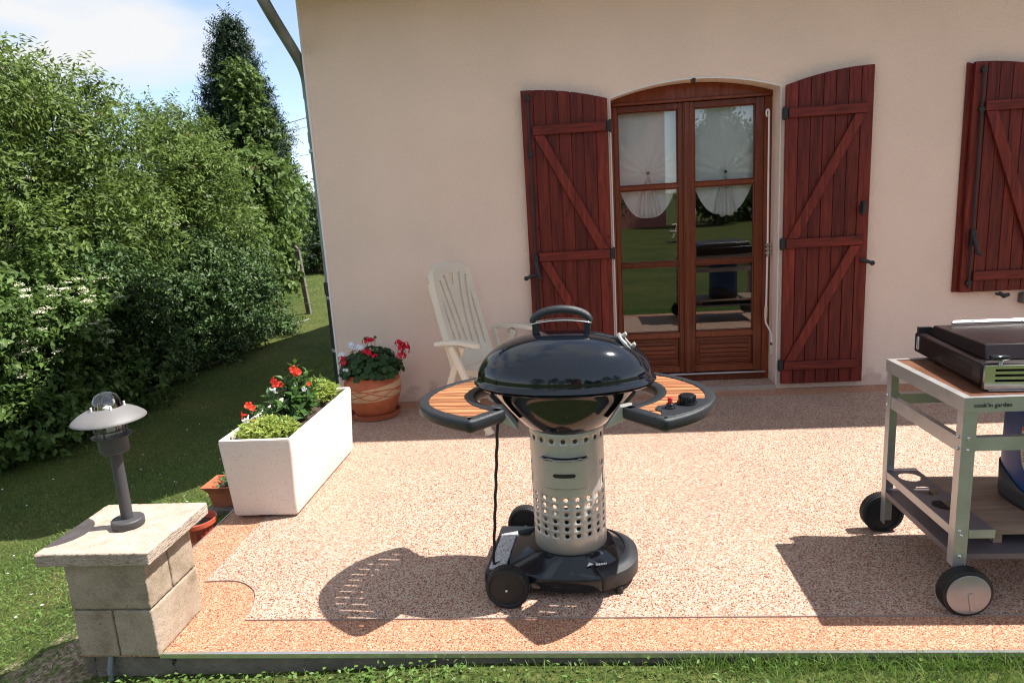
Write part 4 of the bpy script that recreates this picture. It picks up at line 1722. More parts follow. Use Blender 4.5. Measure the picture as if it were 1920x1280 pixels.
# ------------------------------------------------------------------ metal trolley
M['hub'] = simple('dull_hub_steel', (0.30, 0.30, 0.31), 0.22, metal=0.45, var=0.08)
M['board_brown'] = wood('dark_brown_worktop', (0.085, 0.036, 0.020), (0.17, 0.075, 0.042), grain=(14, 1.2, 14), rough=0.35)
M['board_light'] = wood('plywood_shelf', (0.26, 0.17, 0.12), (0.40, 0.28, 0.20), grain=(1.2, 14, 14), rough=0.5)
M['tray'] = simple('grey_violet_tray', (0.135, 0.115, 0.125), 0.38, metal=0.2, var=0.12, vscale=3)
CX0, CX1, CY0, CY1 = 3.197, 4.10, -2.885, -2.325
CT = 0.787
cart = thing('trolley', 'galvanised steel cooking trolley on black wheels with a brown worktop', 'trolley', ((CX0 + CX1) / 2, (CY0 + CY1) / 2, 0))
cl_ = Vector(cart.location)


class MBo(MB):
    def build(self, *a, **k):
        self.v = [(v[0] - cl_.x, v[1] - cl_.y, v[2] - cl_.z) for v in self.v]
        return MB.build(self, *a, **k)


t_ = 0.003
LW = 0.046
legs = []
for (lx, sx) in ((CX0, 1), (CX1, -1)):
    for (ly, sy) in ((CY0, 1), (CY1, -1)):
        mb = MBo()
        zb_ = 0.165 if sy > 0 else 0.065
        mb.box(min(lx, lx + sx * LW), max(lx, lx + sx * LW), min(ly, ly + sy * t_), max(ly, ly + sy * t_), zb_, CT - 0.052)
        mb.box(min(lx, lx + sx * t_), max(lx, lx + sx * t_), min(ly + sy * t_, ly + sy * LW * 0.8), max(ly + sy * t_, ly + sy * LW * 0.8), zb_, CT - 0.052)
        lg = mb.build('leg', M['galv'], cart)
        mb = MBo()
        for zz in (0.60, 0.642, 0.285, 0.205):
            mb.sphere((lx + sx * LW * 0.45, ly - sy * 0.002, zz), 0.0062, 8, 6)
            if zz > 0.5:
                mb.sphere((lx - sx * 0.002, ly + sy * LW * 0.4, zz), 0.0062, 8, 6)
        mb.sphere((lx + sx * LW * 0.3, ly - sy * 0.002, 0.302), 0.006, 8, 6)
        build_each(mb, 'bolt', M['steel'], lg)
# worktop frame: angle rims, mitred
mb = MBo()
H = 0.052
mb.box(CX0 - 0.004, CX1 + 0.004, CY0 - 0.006, CY0 - 0.0005, CT - H, CT)
mb.box(CX0 - 0.004, CX1 + 0.004, CY1 + 0.0005, CY1 + 0.006, CT - H, CT)
mb.box(CX0 - 0.004, CX0 - 0.0005, CY0 - 0.0005, CY1 + 0.0005, CT - H, CT)
mb.box(CX1 + 0.0005, CX1 + 0.004, CY0 - 0.0005, CY1 + 0.0005, CT - H, CT)
mb.box(CX0 - 0.0005, CX0 + 0.024, CY0 - 0.0005, CY1 + 0.0005, CT - 0.003, CT)
mb.box(CX1 - 0.024, CX1 + 0.0005, CY0 - 0.0005, CY1 + 0.0005, CT - 0.003, CT)
mb.box(CX0 + 0.024, CX1 - 0.024, CY0 - 0.0005, CY0 + 0.012, CT - 0.003, CT)
mb.box(CX0 + 0.024, CX1 - 0.024, CY1 - 0.012, CY1 + 0.0005, CT - 0.003, CT)
frame = mb.build('worktop_frame', M['galv'], cart)
mb = MBo().box(CX0 + 0.001, CX1 - 0.001, CY0 + 0.001, CY1 - 0.001, CT - 0.022, CT - 0.0035)
mb.build('worktop', M['board_brown'], cart, smooth=0)
for (a, b_, ax) in ((CY0 + t_, CY0 + t_ * 2, 'x'), (CY1 - 2 * t_, CY1 - t_, 'x')):
    mb = MBo()
    mb.box(CX0 + LW, CX1 - LW, a, b_, 0.594, 0.640)
    mb.box(CX0 + LW, CX1 - LW, min(a, a + (0.02 if a < -2.6 else -0.02)), max(b_, b_ + (0.02 if a < -2.6 else -0.02)), 0.640, 0.643)
    mb.build('rail', M['galv'], cart)
for xx, s in ((CX0 + t_, 1), (CX1 - t_, -1)):
    mb = MBo()
    mb.box(min(xx, xx + s * t_), max(xx, xx + s * t_), CY0 + LW * 0.8, CY1 - LW * 0.8, 0.585, 0.634)
    mb.box(min(xx, xx + s * 0.022), max(xx, xx + s * 0.022), CY0 + LW * 0.8, CY1 - LW * 0.8, 0.634, 0.637)
    mb.build('side_rail', M['galv'], cart)
# bottle rack with round openings
mb = MBo()
rx0, rx1, ry0, ry1, rz = CX0 + 0.004, CX0 + 0.134, CY0 + 0.003, CY1 - 0.022, 0.302
ncell = 3
holes_y = [ry1 - 0.075, ry1 - 0.205, ry1 - 0.335]
ys = [ry0] + [ry1 - 0.40] + [ry1 - 0.27, ry1 - 0.14, ry1]
for k in range(len(ys) - 1):
    y0, y1 = ys[k], ys[k + 1]
    if k == 0:
        mb.add([(rx0, y0, rz), (rx1, y0, rz), (rx1, y1, rz), (rx0, y1, rz)], [(0, 1, 2, 3)])
        continue
    hy = (y0 + y1) / 2
    hx = (rx0 + rx1) / 2
    N = 32
    bnd, ring = [], []
    for i in range(N):
        a = 2 * PI * (i + 0.0) / N - 3 * PI / 4
        # square boundary with N/4 per side
        s, f = divmod(i, N // 4)
        f = f / (N // 4)
        cx = [(rx0 + (rx1 - rx0) * f, y0), (rx1, y0 + (y1 - y0) * f), (rx1 - (rx1 - rx0) * f, y1), (rx0, y1 - (y1 - y0) * f)][s]
        bnd.append((cx[0], cx[1], rz))
        t = math.atan2((cx[1] - hy) / ((y1 - y0) / 2), (cx[0] - hx) / ((rx1 - rx0) / 2))
        ring.append((hx + 0.043 * math.cos(t), hy + 0.043 * math.sin(t), rz))
    mb.add(bnd + ring, [(i, (i + 1) % N, N + (i + 1) % N, N + i) for i in range(N)])
mb.build('bottle_rack', M['tray'], cart, weld=True, solid=0.002, smooth=0)
mb = MBo()
mb.box(rx0 - 0.003, rx0, CY0 + 0.037, CY1 - 0.002, rz - 0.030, rz + 0.002)
mb.box(rx0 + 0.043, rx1 + 0.001, CY0 - 0.001, CY0 + 0.002, rz - 0.030, rz + 0.001)
mb.box(rx0, rx1, CY1 - 0.022, CY1 - 0.004, rz + 0.0005, rz + 0.003)
mb.build('rack_edge', M['galv'], cart, smooth=0)
# lower tray and plywood shelf
mb = MBo()
mb.box(CX0 + 0.003, CX1 - 0.003, CY0 + 0.004, CY1 - 0.004, 0.206, 0.209)
mb.box(CX0 + 0.001, CX0 + 0.003, CY0 + 0.037, CY1 - 0.04, 0.190, 0.214)
mb.box(CX0 + LW, CX1 - LW, CY0, CY0 + 0.003, 0.192, 0.212)
mb.box(CX0 + LW, CX1 - LW, CY1 - 0.003, CY1, 0.192, 0.212)
mb.build('tray', M['tray'], cart, smooth=0)
mb = MBo().box(CX0 + 0.150, CX1 - 0.01, CY0 + 0.060, CY1 - 0.015, 0.252, 0.268)
mb.box(CX0 + 0.18, CX0 + 0.21, CY0 + 0.08, CY1 - 0.03, 0.2095, 0.252)
mb.box(CX1 - 0.12, CX1 - 0.09, CY0 + 0.08, CY1 - 0.03, 0.2095, 0.252)
mb.build('shelf', M['board_light'], cart, smooth=0, bevel=0.001)
for xx in (CX0 + 0.030, CX1 - 0.030):
    w1 = wheel(cart, (xx - cl_.x, CY0 - 0.030 - cl_.y, 0.088), 0.087, 0.050, treads=56)
    mb = MB().lathe([(0.001, 0), (0.066, 0), (0.070, 0.003)], seg=48)
    mb2 = MB()
    cx_, cy_ = xx - cl_.x, CY0 - 0.057 - cl_.y
    mb2.cyl((cx_, cy_ + 0.003, 0.088), (cx_, cy_ - 0.002, 0.088), 0.0735, 48)
    mb2.bar((cx_ + 0.004, cy_ - 0.003, 0.094), (cx_ + 0.016, cy_ - 0.003, 0.026), 0.016, 0.004, up=(0, 1, 0))
    mb2.build('hub_cap', M['hub'], w1, bevel=0.001)
    w2 = wheel(cart, (xx - 0.010 - cl_.x, CY1 + 0.032 - cl_.y, 0.088), 0.087, 0.050, treads=56)
# lettering on the front rim
cu = bpy.data.curves.new('lettering', 'FONT')
cu.body = "cook'in garden"
cu.size = 0.0205
cu.offset = 0.0002
cu.extrude = 0.0004
cu.align_x = 'LEFT'
lt = bpy.data.objects.new('lettering', cu)
COL.objects.link(lt)
lt.parent = cart
lt.location = (CX0 + 0.028 - cl_.x, CY0 - 0.0068 - cl_.y, CT - 0.034)
lt.rotation_euler = (PI / 2, 0, 0)
cu.materials.append(M['black_iron'])
bpy.context.view_layer.update()
lme = bpy.data.meshes.new_from_object(lt)
lto = bpy.data.objects.new('lettering', lme)
COL.objects.link(lto)
lto.parent = cart
lto.location = lt.location
lto.rotation_euler = lt.rotation_euler
bpy.data.objects.remove(lt)
lto.name = 'lettering'

# ------------------------------------------------------------------ gas griddle on the trolley
M['griddle_black'] = simple('black_brown_enamel_steel', (0.016, 0.010, 0.010), 0.28, spec=0.3, var=0.1)
gx0, gx1, gy0, gy1, gz = 3.312, 3.96, -2.800, -2.245, CT
grid_ = thing('gas_griddle', 'black table-top gas griddle with a slotted steel front on the trolley', 'griddle', ((gx0 + gx1) / 2, (gy0 + gy1) / 2, CT))
cl_ = Vector(grid_.location)
mb = MBo()
mb.box(gx0, gx1, gy0, gy1, gz + 0.012, gz + 0.092)
body = mb.build('griddle_body', M['griddle_black'], grid_, bevel=0.006)
mb = MBo()
for k in range(60):
    for j in range(5):
        y = gy0 + 0.06 + k * 0.0033 * 1.2
        mb.box(gx0 - 0.0008, gx0 + 0.001, y, y + 0.0016, gz + 0.030 + j * 0.009, gz + 0.035 + j * 0.009)
mb.build('vent_perforation', M['black_iron'], body, smooth=0)
mb = MBo()
pts = []
for i in range(9):
    t = PI * i / 8
    pts.append((gy1 - 0.040 + 0.007 * math.cos(t), gz + 0.074 + 0.007 * math.sin(t)))
for i in range(9):
    t = PI + PI * i / 8
    pts.append((gy1 - 0.040 + 0.007 * math.cos(t), gz + 0.036 + 0.007 * math.sin(t)))
mb.tube([(gx0 - 0.001, y, z) for y, z in pts + pts[:1]], 0.003, 6)
mb.build('hand_hole', M['alu'], body)
mb = MBo()
mb.add([(gx0 - 0.0014, y, z) for y, z in pts], [tuple(range(len(pts)))])
mb.build('hand_slot', M['black_iron'], body, smooth=0)
mb = MBo()
for xx in (gx0 + 0.05, gx1 - 0.05):
    for yy in (gy0 + 0.06, gy1 - 0.12):
        mb.lathe([(0.018, 0.0), (0.018, 0.012)], c=(xx, yy, gz), seg=16)
build_each(mb, 'rubber_foot', M['rubber'], grid_)
# front fascia: folded stainless with three long slots
fx0, fx1, fz0, fz1 = gx0 + 0.006, gx1 - 0.006, gz + 0.005, gz + 0.087
fy = gy0 - 0.018
mb = MBo()
sx0, sx1 = fx0 + 0.032, fx1 - 0.03
zs = [fz0]
for k in range(3):
    zc = fz0 + 0.0295 + k * 0.0185
    zs += [zc - 0.0042, zc + 0.0042]
zs.append(fz1)
for k in range(0, len(zs), 2):
    mb.box(sx0, sx1, fy, fy + 0.002, zs[k], zs[k + 1])
mb.box(fx0, sx0, fy, fy + 0.002, fz0, fz1)
mb.box(sx1, fx1, fy, fy + 0.002, fz0, fz1)
mb.box(fx0, fx1, fy + 0.002, gy0 - 0.0005, fz1 - 0.002, fz1)
mb.box(fx0 + 0.01, fx1, fy - 0.012, gy0 - 0.0005, fz0 - 0.004, fz0 - 0.002)
mb.box(fx0, fx0 + 0.002, fy + 0.002, gy0 - 0.0005, fz0, fz1 - 0.002)
mb.build('front_panel', M['steel'], grid_, smooth=0)
# lid sitting inside the rim: low box with a sloping front edge, back rail
mb = MBo()
lx0, lx1, ly0, ly1 = gx0 + 0.035, gx1 - 0.03, gy0 + 0.045, gy1 - 0.03
lz0, lz1 = gz + 0.092, gz + 0.143
vs = [(lx0, ly0, lz0), (lx1, ly0, lz0), (lx1, ly1, lz0), (lx0, ly1, lz0), (lx0 + 0.008, ly0 + 0.03, lz1), (lx1 - 0.008, ly0 + 0.03, lz1 + 0.004), (lx1 - 0.02, ly1 - 0.015, lz1 - 0.010), (lx0 + 0.02, ly1 - 0.015, lz1 - 0.014)]
mb.add(vs, [(0, 3, 2, 1), (4, 5, 6, 7), (0, 1, 5, 4), (1, 2, 6, 5), (2, 3, 7, 6), (3, 0, 4, 7)])
glid = mb.build('griddle_lid', M['griddle_black'], grid_, bevel=0.004)
mb = MBo()
mb.tube([(lx0 + 0.085, ly1 - 0.02, lz1 - 0.006), (lx1 - 0.02, ly1 - 0.02, lz1 - 0.004)], 0.005, 10)
mb.tube([(lx0 + 0.10, ly1 + 0.006, lz1 - 0.004), (lx1 - 0.02, ly1 + 0.006, lz1 - 0.001)], 0.004, 10)
mb.build('back_rail', M['steel'], glid)
mb = MBo()
mb.box(lx0 - 0.03, lx0 + 0.02, ly1 + 0.002, ly1 + 0.022, lz0, lz0 + 0.026)
mb.cyl((lx0 - 0.028, ly1 + 0.012, lz0 + 0.014), (lx0 + 0.03, ly1 + 0.012, lz0 + 0.014), 0.007, 12)
mb.build('lid_hinge', M['black_iron'], glid)
mb = MBo()
kx, ky, kz = gx0 + 0.058, gy0 - 0.004, gz + 0.087
mb.cyl((kx, ky, kz - 0.004), (kx, ky, kz + 0.018), 0.0062, 12)
grid_.rotation_euler = (0, 0, -0.08)
grid_.location = (cl_.x + 0.002, cl_.y - 0.022, CT)
kn = mb.build('knob_stem', M['galv'], grid_)
mb = MBo()
mb.obox((kx - 0.004, ky, kz + 0.026), (0.028, 0.004, 0), (-0.003, 0.014, 0), (0, 0, 0.008))
mb.cyl((kx, ky, kz + 0.016), (kx, ky, kz + 0.030), 0.014, 16)
mb.build('knob', M['black_gloss_plastic'], kn, bevel=0.005)

# ------------------------------------------------------------------ gas bottle on the shelf
M['gas_blue'] = simple('blue_bottle_plastic', (0.010, 0.050, 0.190), 0.38, var=0.08)
M['gas_grey'] = simple('dark_grey_rubber_foot', (0.045, 0.044, 0.046), 0.6, var=0.1)
M['paper'] = simple('cream_warning_label', (0.62, 0.55, 0.45), 0.5)
gasb = thing('gas_bottle', 'blue gas bottle with a dark grey foot standing on the trolley shelf', 'gas bottle', (3.705, -2.600, 0.268))


def squircle(r, z, n=56, e=2.9):
    pts = []
    for k in range(n):
        a = 2 * PI * k / n
        c, s = math.cos(a), math.sin(a)
        t = (abs(c) ** e + abs(s) ** e) ** (-1 / e)
        pts.append((r * c * t, r * s * t, z))
    return pts


gb = loft([squircle(0.135, 0.012), squircle(0.151, 0.03), squircle(0.155, 0.10), squircle(0.155, 0.36), squircle(0.150, 0.40), squircle(0.128, 0.435), squircle(0.09, 0.45)])
gbo = gb.build('bottle_shell', M['gas_blue'], gasb, smooth=50)
ft = []
for dz, dr in ((0.0, 0.0), (0.02, 0.004), (0.06, 0.004)):
    ft.append(squircle(0.150 + dr, dz))
top_r = [(x * 1.0, y, 0.10 + 0.045 * math.cos(2 * (math.atan2(y, x) - PI / 4 - PI / 2)) * 0.8) for x, y, z in squircle(0.1565, 0)]
ft.append(top_r)
mb = MB()
n = 56
vs = [v for r_ in ft for v in r_]
fs = [(k * n + i, k * n + (i + 1) % n, (k + 1) * n + (i + 1) % n, (k + 1) * n + i) for k in range(3) for i in range(n)]
mb.add(vs, fs)
mb.build('rubber_skirt', M['gas_grey'], gasb, smooth=50, solid=0.004, off=1)
# label: rounded tongue with red band and print lines, on the left front corner
mb, mr_, ml = MB(), MB(), MB()
lab_pts = []
for k in range(0, 13):
    t = k / 12
    lab_pts.append(t)


def on_shell(a, z, off=0.0015):
    e = 2.9
    c, s = math.cos(a), math.sin(a)
    t = (abs(c) ** e + abs(s) ** e) ** (-1 / e)
    return ((0.155 + off) * c * t, (0.155 + off) * s * t, z)


a_c, nrow = math.radians(208), 14
vs, fs = [], []
for j in range(nrow + 1):
    z = 0.155 + 0.165 * j / nrow
    wv = 0.26 * math.sqrt(max(0.02, 1 - ((0.66 - j / nrow) / 0.70) ** 2)) if j / nrow < 0.66 else 0.26
    for i in range(9):
        vs.append(on_shell(a_c - wv + 2 * wv * i / 8, z))
for j in range(nrow):
    for i in range(8):
        fs.append((j * 9 + i, j * 9 + i + 1, (j + 1) * 9 + i + 1, (j + 1) * 9 + i))
mb.add(vs, fs)
lab = mb.build('warning_label', M['paper'], gasb, smooth=60)
for i in range(8):
    a0, a1 = a_c - 0.26 + 0.52 * i / 8, a_c - 0.26 + 0.52 * (i + 1) / 8
    mr_.add([on_shell(a0, 0.306, 0.0025), on_shell(a1, 0.306, 0.0025), on_shell(a1, 0.318, 0.0025), on_shell(a0, 0.318, 0.0025)], [(0, 1, 2, 3)])
mr_.build('red_band', M['red_plastic'], lab, smooth=0)
rr_ = random.Random(3)
for j in range(10):
    z = 0.190 + j * 0.0108
    a = a_c - 0.20
    while a < a_c + 0.18:
        w = rr_.uniform(0.02, 0.07)
        ml.add([on_shell(a, z, 0.0026), on_shell(a + w, z, 0.0026), on_shell(a + w, z + 0.0028, 0.0026), on_shell(a, z + 0.0028, 0.0026)], [(0, 1, 2, 3)])
        a += w + 0.014
ml.build('print_lines', M['black_iron'], lab, smooth=0)
mb = MB().lathe([(0.085, 0.45), (0.088, 0.475), (0.078, 0.49), (0.05, 0.492)], seg=36)
mb.build('cap', M['gas_grey'], gasb)

# ------------------------------------------------------------------ folding garden chair
M['white_resin'] = simple('cream_white_resin', (0.68, 0.60, 0.475), 0.42, var=0.04, vscale=6)


def garden_chair(label, loc, rz):
    """local frame: faces +X, left arm at +Y; root on the ground below the seat"""
    root = thing('garden_chair', label, 'chair', loc, rz)
    # reclining back: panel with fanned slots cut out, rolled edges
    bw, bl = 0.245, 0.80
    base_p = Vector((-0.13, 0, 0.36))
    lean = math.radians(15.5)
    up_ = Vector((-math.sin(lean), 0, math.cos(lean)))
    nrm = Vector((math.cos(lean), 0, math.sin(lean)))
    nu, nv = 110, 130
    slots = [(-0.60, -0.70, 0.20, 0.66), (-0.34, -0.60, 0.18, 0.845), (-0.10, -0.34, 0.18, 0.875), (0.15, 0.36, 0.18, 0.885), (0.40, 0.63, 0.16, 0.865), (0.66, 0.70, 0.20, 0.72)]

    def cut(u, v):
        if v < 0.07 and abs(u) < 0.75:
            return False
        for sb, st, v0, v1 in slots:
            if v0 < v < v1:
                t = (v - 0.18) / 0.70
                c = sb + (st - sb) * t ** 2.2
                w = 0.050 * min(1.0, (v - v0) / 0.12 + 0.35) * (1.0 if v1 > 0.75 else min(1, (v1 - v) / 0.25 + 0.12))
                if abs(u - c) < w:
                    return True
        if 0.765 < v < 0.885:
            w = 0.115 * (v - 0.765) / 0.12
            if abs(u - 0.01) < w:
                return True
        return False
    mb = MB()
    vs, fs = [], []
    for j in range(nv + 1):
        v = j / nv
        for i in range(nu + 1):
            u = -1 + 2 * i / nu
            hw = bw * (0.965 + 0.035 * math.sin(PI * min(1, v * 1.1)))
            au = abs(u)
            l = v * bl - 0.075 * (au ** 5) * v ** 6 - 0.02 * au * au * v ** 4
            x_ = u * hw * (1 - 0.05 * (v ** 14))
            dpt = 0.018 * (u * u) - 0.035 * max(0, (au - 0.86) / 0.14) ** 2 - 0.03 * max(0, (v - 0.94) / 0.06) ** 2 - 0.03 * math.sin(PI * v) * 0.6
            p = base_p + up_ * l + nrm * dpt + Vector((0, x_, 0))
            vs.append(p)
    w_ = nu + 1
    for j in range(nv):
        for i in range(nu):
            if not cut(-1 + 2 * (i + 0.5) / nu, (j + 0.5) / nv):
                fs.append((j * w_ + i, j * w_ + i + 1, (j + 1) * w_ + i + 1, (j + 1) * w_ + i))
    mb.add(vs, fs)
    mb.build('backrest', M['white_resin'], root, solid=0.014, off=-1, smooth=60)
    mb = MB()
    for s in (-1, 1):
        pts = [base_p + up_ * l - nrm * 0.028 + Vector((0, s * bw * 0.93, 0)) for l in (-0.02, 0.2, 0.45, 0.66)]
        mb.tube(pts, 0.017, 8)
    mb.build('back_rib', M['white_resin'], root)
    # seat: slightly dished slab with rolled front
    mb = MB()
    vs, fs = [], []
    nx, ny = 24, 16
    for i in range(nx + 1):
        t = i / nx
        x = -0.10 + 0.46 * t
        for j in range(ny + 1):
            u = -1 + 2 * j / ny
            z = 0.405 + 0.035 * t - 0.018 * (1 - u * u) * math.sin(PI * t) - 0.06 * max(0, (t - 0.9) / 0.1) ** 2 - 0.02 * max(0, abs(u) - 0.9) / 0.1
            vs.append((x, u * 0.235, z))
    w_ = ny + 1
    for i in range(nx):
        for j in range(ny):
            fs.append((i * w_ + j, i * w_ + j + 1, (i + 1) * w_ + j + 1, (i + 1) * w_ + j))
    mb.add(vs, fs)
    seat = mb.build('seat', M['white_resin'], root, solid=0.016, smooth=50)
    mb = MB()
    mb.box(0.30, 0.325, -0.23, 0.23, 0.345, 0.425)
    for s in (-1, 1):
        mb.box(-0.10, 0.32, s * 0.225 - 0.013, s * 0.225 + 0.013, 0.355, 0.405)
    mb.build('seat_frame', M['white_resin'], root, bevel=0.005)
    # armrests: broad flat boards rounded in front
    for s in (-1, 1):
        mb = MB()
        vs, fs = [], []
        n = 26
        for i in range(n + 1):
            t = i / n
            x = -0.215 + 0.375 * t
            hw = 0.030 + 0.006 * math.sin(PI * t)
            if t > 0.9:
                hw *= math.sqrt(max(0.15, 1 - ((t - 0.9) / 0.1) ** 2 * 0.85))
            z = 0.588 + 0.030 * math.sin(PI * (t * 0.8 + 0.1)) + 0.012 * t
            for yy, zz in ((-hw, -0.020), (-hw, -0.004), (-hw * 0.8, 0.006), (hw * 0.8, 0.006), (hw, -0.004), (hw, -0.020)):
                vs.append((x, s * 0.330 + yy, z + zz))
        for i in range(n):
            for k in range(6):
                fs.append((i * 6 + k, i * 6 + (k + 1) % 6, (i + 1) * 6 + (k + 1) % 6, (i + 1) * 6 + k))
        fs += [tuple(range(6)), tuple(range(n * 6, n * 6 + 6))]
        mb.add(vs, fs)
        mb.build('armrest', M['white_resin'], root, smooth=45)
        # crossed legs under the arm
        for xa, xb, yo in ((-0.075, 0.215, 0.012), (-0.01, -0.27, -0.022)):
            mb = MB()
            y = s * (0.330 + yo)
            a, b_ = Vector((xa, y, 0.585)), Vector((xb, y, 0.0))
            mb.bar(a, b_, 0.028, 0.052, up=(1, 0, 0.4))
            mb.bar(b_ + Vector((0.0, 0, 0.0)), b_ + (a - b_).normalized() * 0.03, 0.034, 0.060, up=(1, 0, 0.4))
            mb.build('leg', M['white_resin'], root, bevel=0.006)
        mb = MB()
        mb.bar((-0.175, s * 0.275, 0.590), (-0.115, s * 0.262, 0.385), 0.022, 0.045, up=(1, 0, 0))
        mb.build('back_support', M['white_resin'], root, bevel=0.005)
    return root


CH_ANG = math.atan2(-0.515, 0.857)
garden_chair('cream folding resin armchair with fan-slotted back beside the geranium pot', (1.310, -0.487, 0.004), CH_ANG)

# ------------------------------------------------------------------ terracotta pot with saucer
def pot_mat():
    """terracotta with a pale tilted band crossed by incised loops"""
    m, nt, b = new_mat('banded_terracotta')
    tc = nn(nt, 'ShaderNodeTexCoord')
    sep = nn(nt, 'ShaderNodeSeparateXYZ')
    nt.links.new(tc.outputs['Object'], sep.inputs['Vector'])

    def mth(op, a, b_=None, c=None):
        n = nn(nt, 'ShaderNodeMath', operation=op)
        for i, v in enumerate((a, b_, c)):
            if v is None:
                continue
            if isinstance(v, (int, float)):
                n.inputs[i].default_value = v
            else:
                nt.links.new(v, n.inputs[i])
        return n.outputs[0]
    x, y, z = sep.outputs['X'], sep.outputs['Y'], sep.outputs['Z']
    ang = mth('ARCTAN2', x, mth('MULTIPLY', y, -1.0))
    # sides of the band
    low = mth('GREATER_THAN', z, mth('MULTIPLY_ADD', mth('SINE', mth('ADD', ang, -0.3)), 0.012, 0.145))
    high = mth('LESS_THAN', z, mth('MULTIPLY_ADD', mth('SINE', mth('ADD', ang, -0.3)), 0.026, 0.245))
    band = mth('MULTIPLY', low, high)
    lines = None
    for fr, ph, am, ce in ((2.0, 0.2, 0.034, 0.192), (2.0, 2.4, 0.036, 0.196), (1.0, 1.2, 0.030, 0.195), (3.0, 4.0, 0.032, 0.190)):
        zz = mth('MULTIPLY_ADD', mth('SINE', mth('MULTIPLY_ADD', ang, fr, ph)), am, ce)
        d = mth('ABSOLUTE', mth('SUBTRACT', z, zz))
        l = mth('LESS_THAN', d, 0.0042)
        lines = l if lines is None else mth('MAXIMUM', lines, l)
    pale = mth('MULTIPLY', band, mth('SUBTRACT', 1.0, lines))
    n = nn(nt, 'ShaderNodeTexNoise')
    n.inputs['Scale'].default_value = 14
    n.inputs['Detail'].default_value = 6
    nt.links.new(tc.outputs['Object'], n.inputs['Vector'])
    r = ramp_node(nt, [(0.3, (0.40, 0.095, 0.036)), (0.7, (0.54, 0.150, 0.060))])
    nt.links.new(n.outputs['Fac'], r.inputs['Fac'])
    r2 = ramp_node(nt, [(0.3, (0.52, 0.32, 0.17)), (0.7, (0.66, 0.44, 0.26))])
    nt.links.new(n.outputs['Fac'], r2.inputs['Fac'])
    mx = nn(nt, 'ShaderNodeMix', data_type='RGBA')
    nt.links.new(pale, mx.inputs['Factor'])
    nt.links.new(r.outputs['Color'], mx.inputs['A'])
    nt.links.new(r2.outputs['Color'], mx.inputs['B'])
    nt.links.new(mx.outputs['Result'], b.inputs['Base Color'])
    b.inputs['Roughness'].default_value = 0.6
    bp = nn(nt, 'ShaderNodeBump')
    bp.inputs['Strength'].default_value = 0.4
    bp.inputs['Distance'].default_value = 0.003
    nt.links.new(pale, bp.inputs['Height'])
    nt.links.new(bp.outputs['Normal'], b.inputs['Normal'])
    return m


M['pot'] = pot_mat()
M['terracotta'] = simple('plain_terracotta', (0.40, 0.115, 0.055), 0.6, var=0.2, vscale=10)
M['soil'] = simple('dark_potting_soil', (0.055, 0.035, 0.024), 0.95, var=0.4, vscale=50, bump=0.9, bscale=90)
PX, PY = 0.380, -0.345
mb = MB().lathe([(0.001, 0.004), (0.165, 0.004), (0.178, 0.010), (0.190, 0.040), (0.196, 0.044), (0.192, 0.046), (0.183, 0.040), (0.172, 0.014), (0.001, 0.012)], c=(PX, PY, 0), seg=64, cap0=False, cap1=False)
sau = mb.build('saucer', M['terracotta'], None)
tag(sau, 'round terracotta saucer under the banded geranium pot', 'saucer')
potr = thing('flower_pot', 'large round terracotta pot with a pale band of crossing loops', 'flower pot', (PX, PY, 0.014))
mb = MB().lathe([(0.001, 0.0), (0.128, 0.0), (0.138, 0.006), (0.160, 0.05), (0.186, 0.11), (0.206, 0.17), (0.214, 0.215), (0.211, 0.255), (0.199, 0.285), (0.191, 0.298), (0.193, 0.306), (0.204, 0.318), (0.207, 0.328), (0.200, 0.335), (0.188, 0.332), (0.180, 0.30), (0.180, 0.28)], seg=72, cap0=False, cap1=False)
mb.build('pot_body', M['pot'], potr, smooth=50)
mb = MB().lathe([(0.001, 0.306), (0.10, 0.308), (0.182, 0.300)], seg=40, cap0=False, cap1=False)
mb.build('soil', M['soil'], potr)

M['ger_leaf'] = leafmat('geranium_leaf', (0.012, 0.034, 0.012), (0.038, 0.085, 0.026), rough=0.6, trans=0.2, spec=0.25)
M['petal_red'] = leafmat('crimson_petal', (0.50, 0.008, 0.035), (0.75, 0.03, 0.07), rough=0.55, trans=0.3)
M['petal_white'] = leafmat('white_petal', (0.70, 0.72, 0.76), (0.82, 0.84, 0.88), rough=0.55, trans=0.3)
M['petal_scarlet'] = leafmat('scarlet_petal', (0.60, 0.020, 0.010), (0.80, 0.06, 0.025), rough=0.5, trans=0.3)
M['stem'] = simple('green_stem', (0.055, 0.085, 0.025), 0.6, var=0.3)


def flower_head(center, R, n, m, parent, name, rng, petal=0.017, label=None):
    c = np.array(center)
    d = rdir(n, rng)
    d[:, 2] = np.abs(d[:, 2]) * 0.8 + rng.uniform(-0.35, 0.3, n)
    d = unit(d)
    P = c + d * R * rng.uniform(0.6, 1.0, (n, 1))
    parts = []
    for k in range(5):
        a = 2 * PI * k / 5
        t1 = unit(np.cross(d, np.array([0.3, 0.2, 0.9])))
        t2 = np.cross(d, t1)
        D = t1 * math.cos(a) + t2 * math.sin(a) + d * 0.25
        parts.append(leaf_geo(P, D, d, petal * rng.uniform(0.8, 1.15, n), petal * 0.85, fold=0.05, curl=0.15))
    V, F = merge(parts)
    o = bulk_mesh(name, V, F, m, parent)
    if label:
        o['label'] = label
    return o


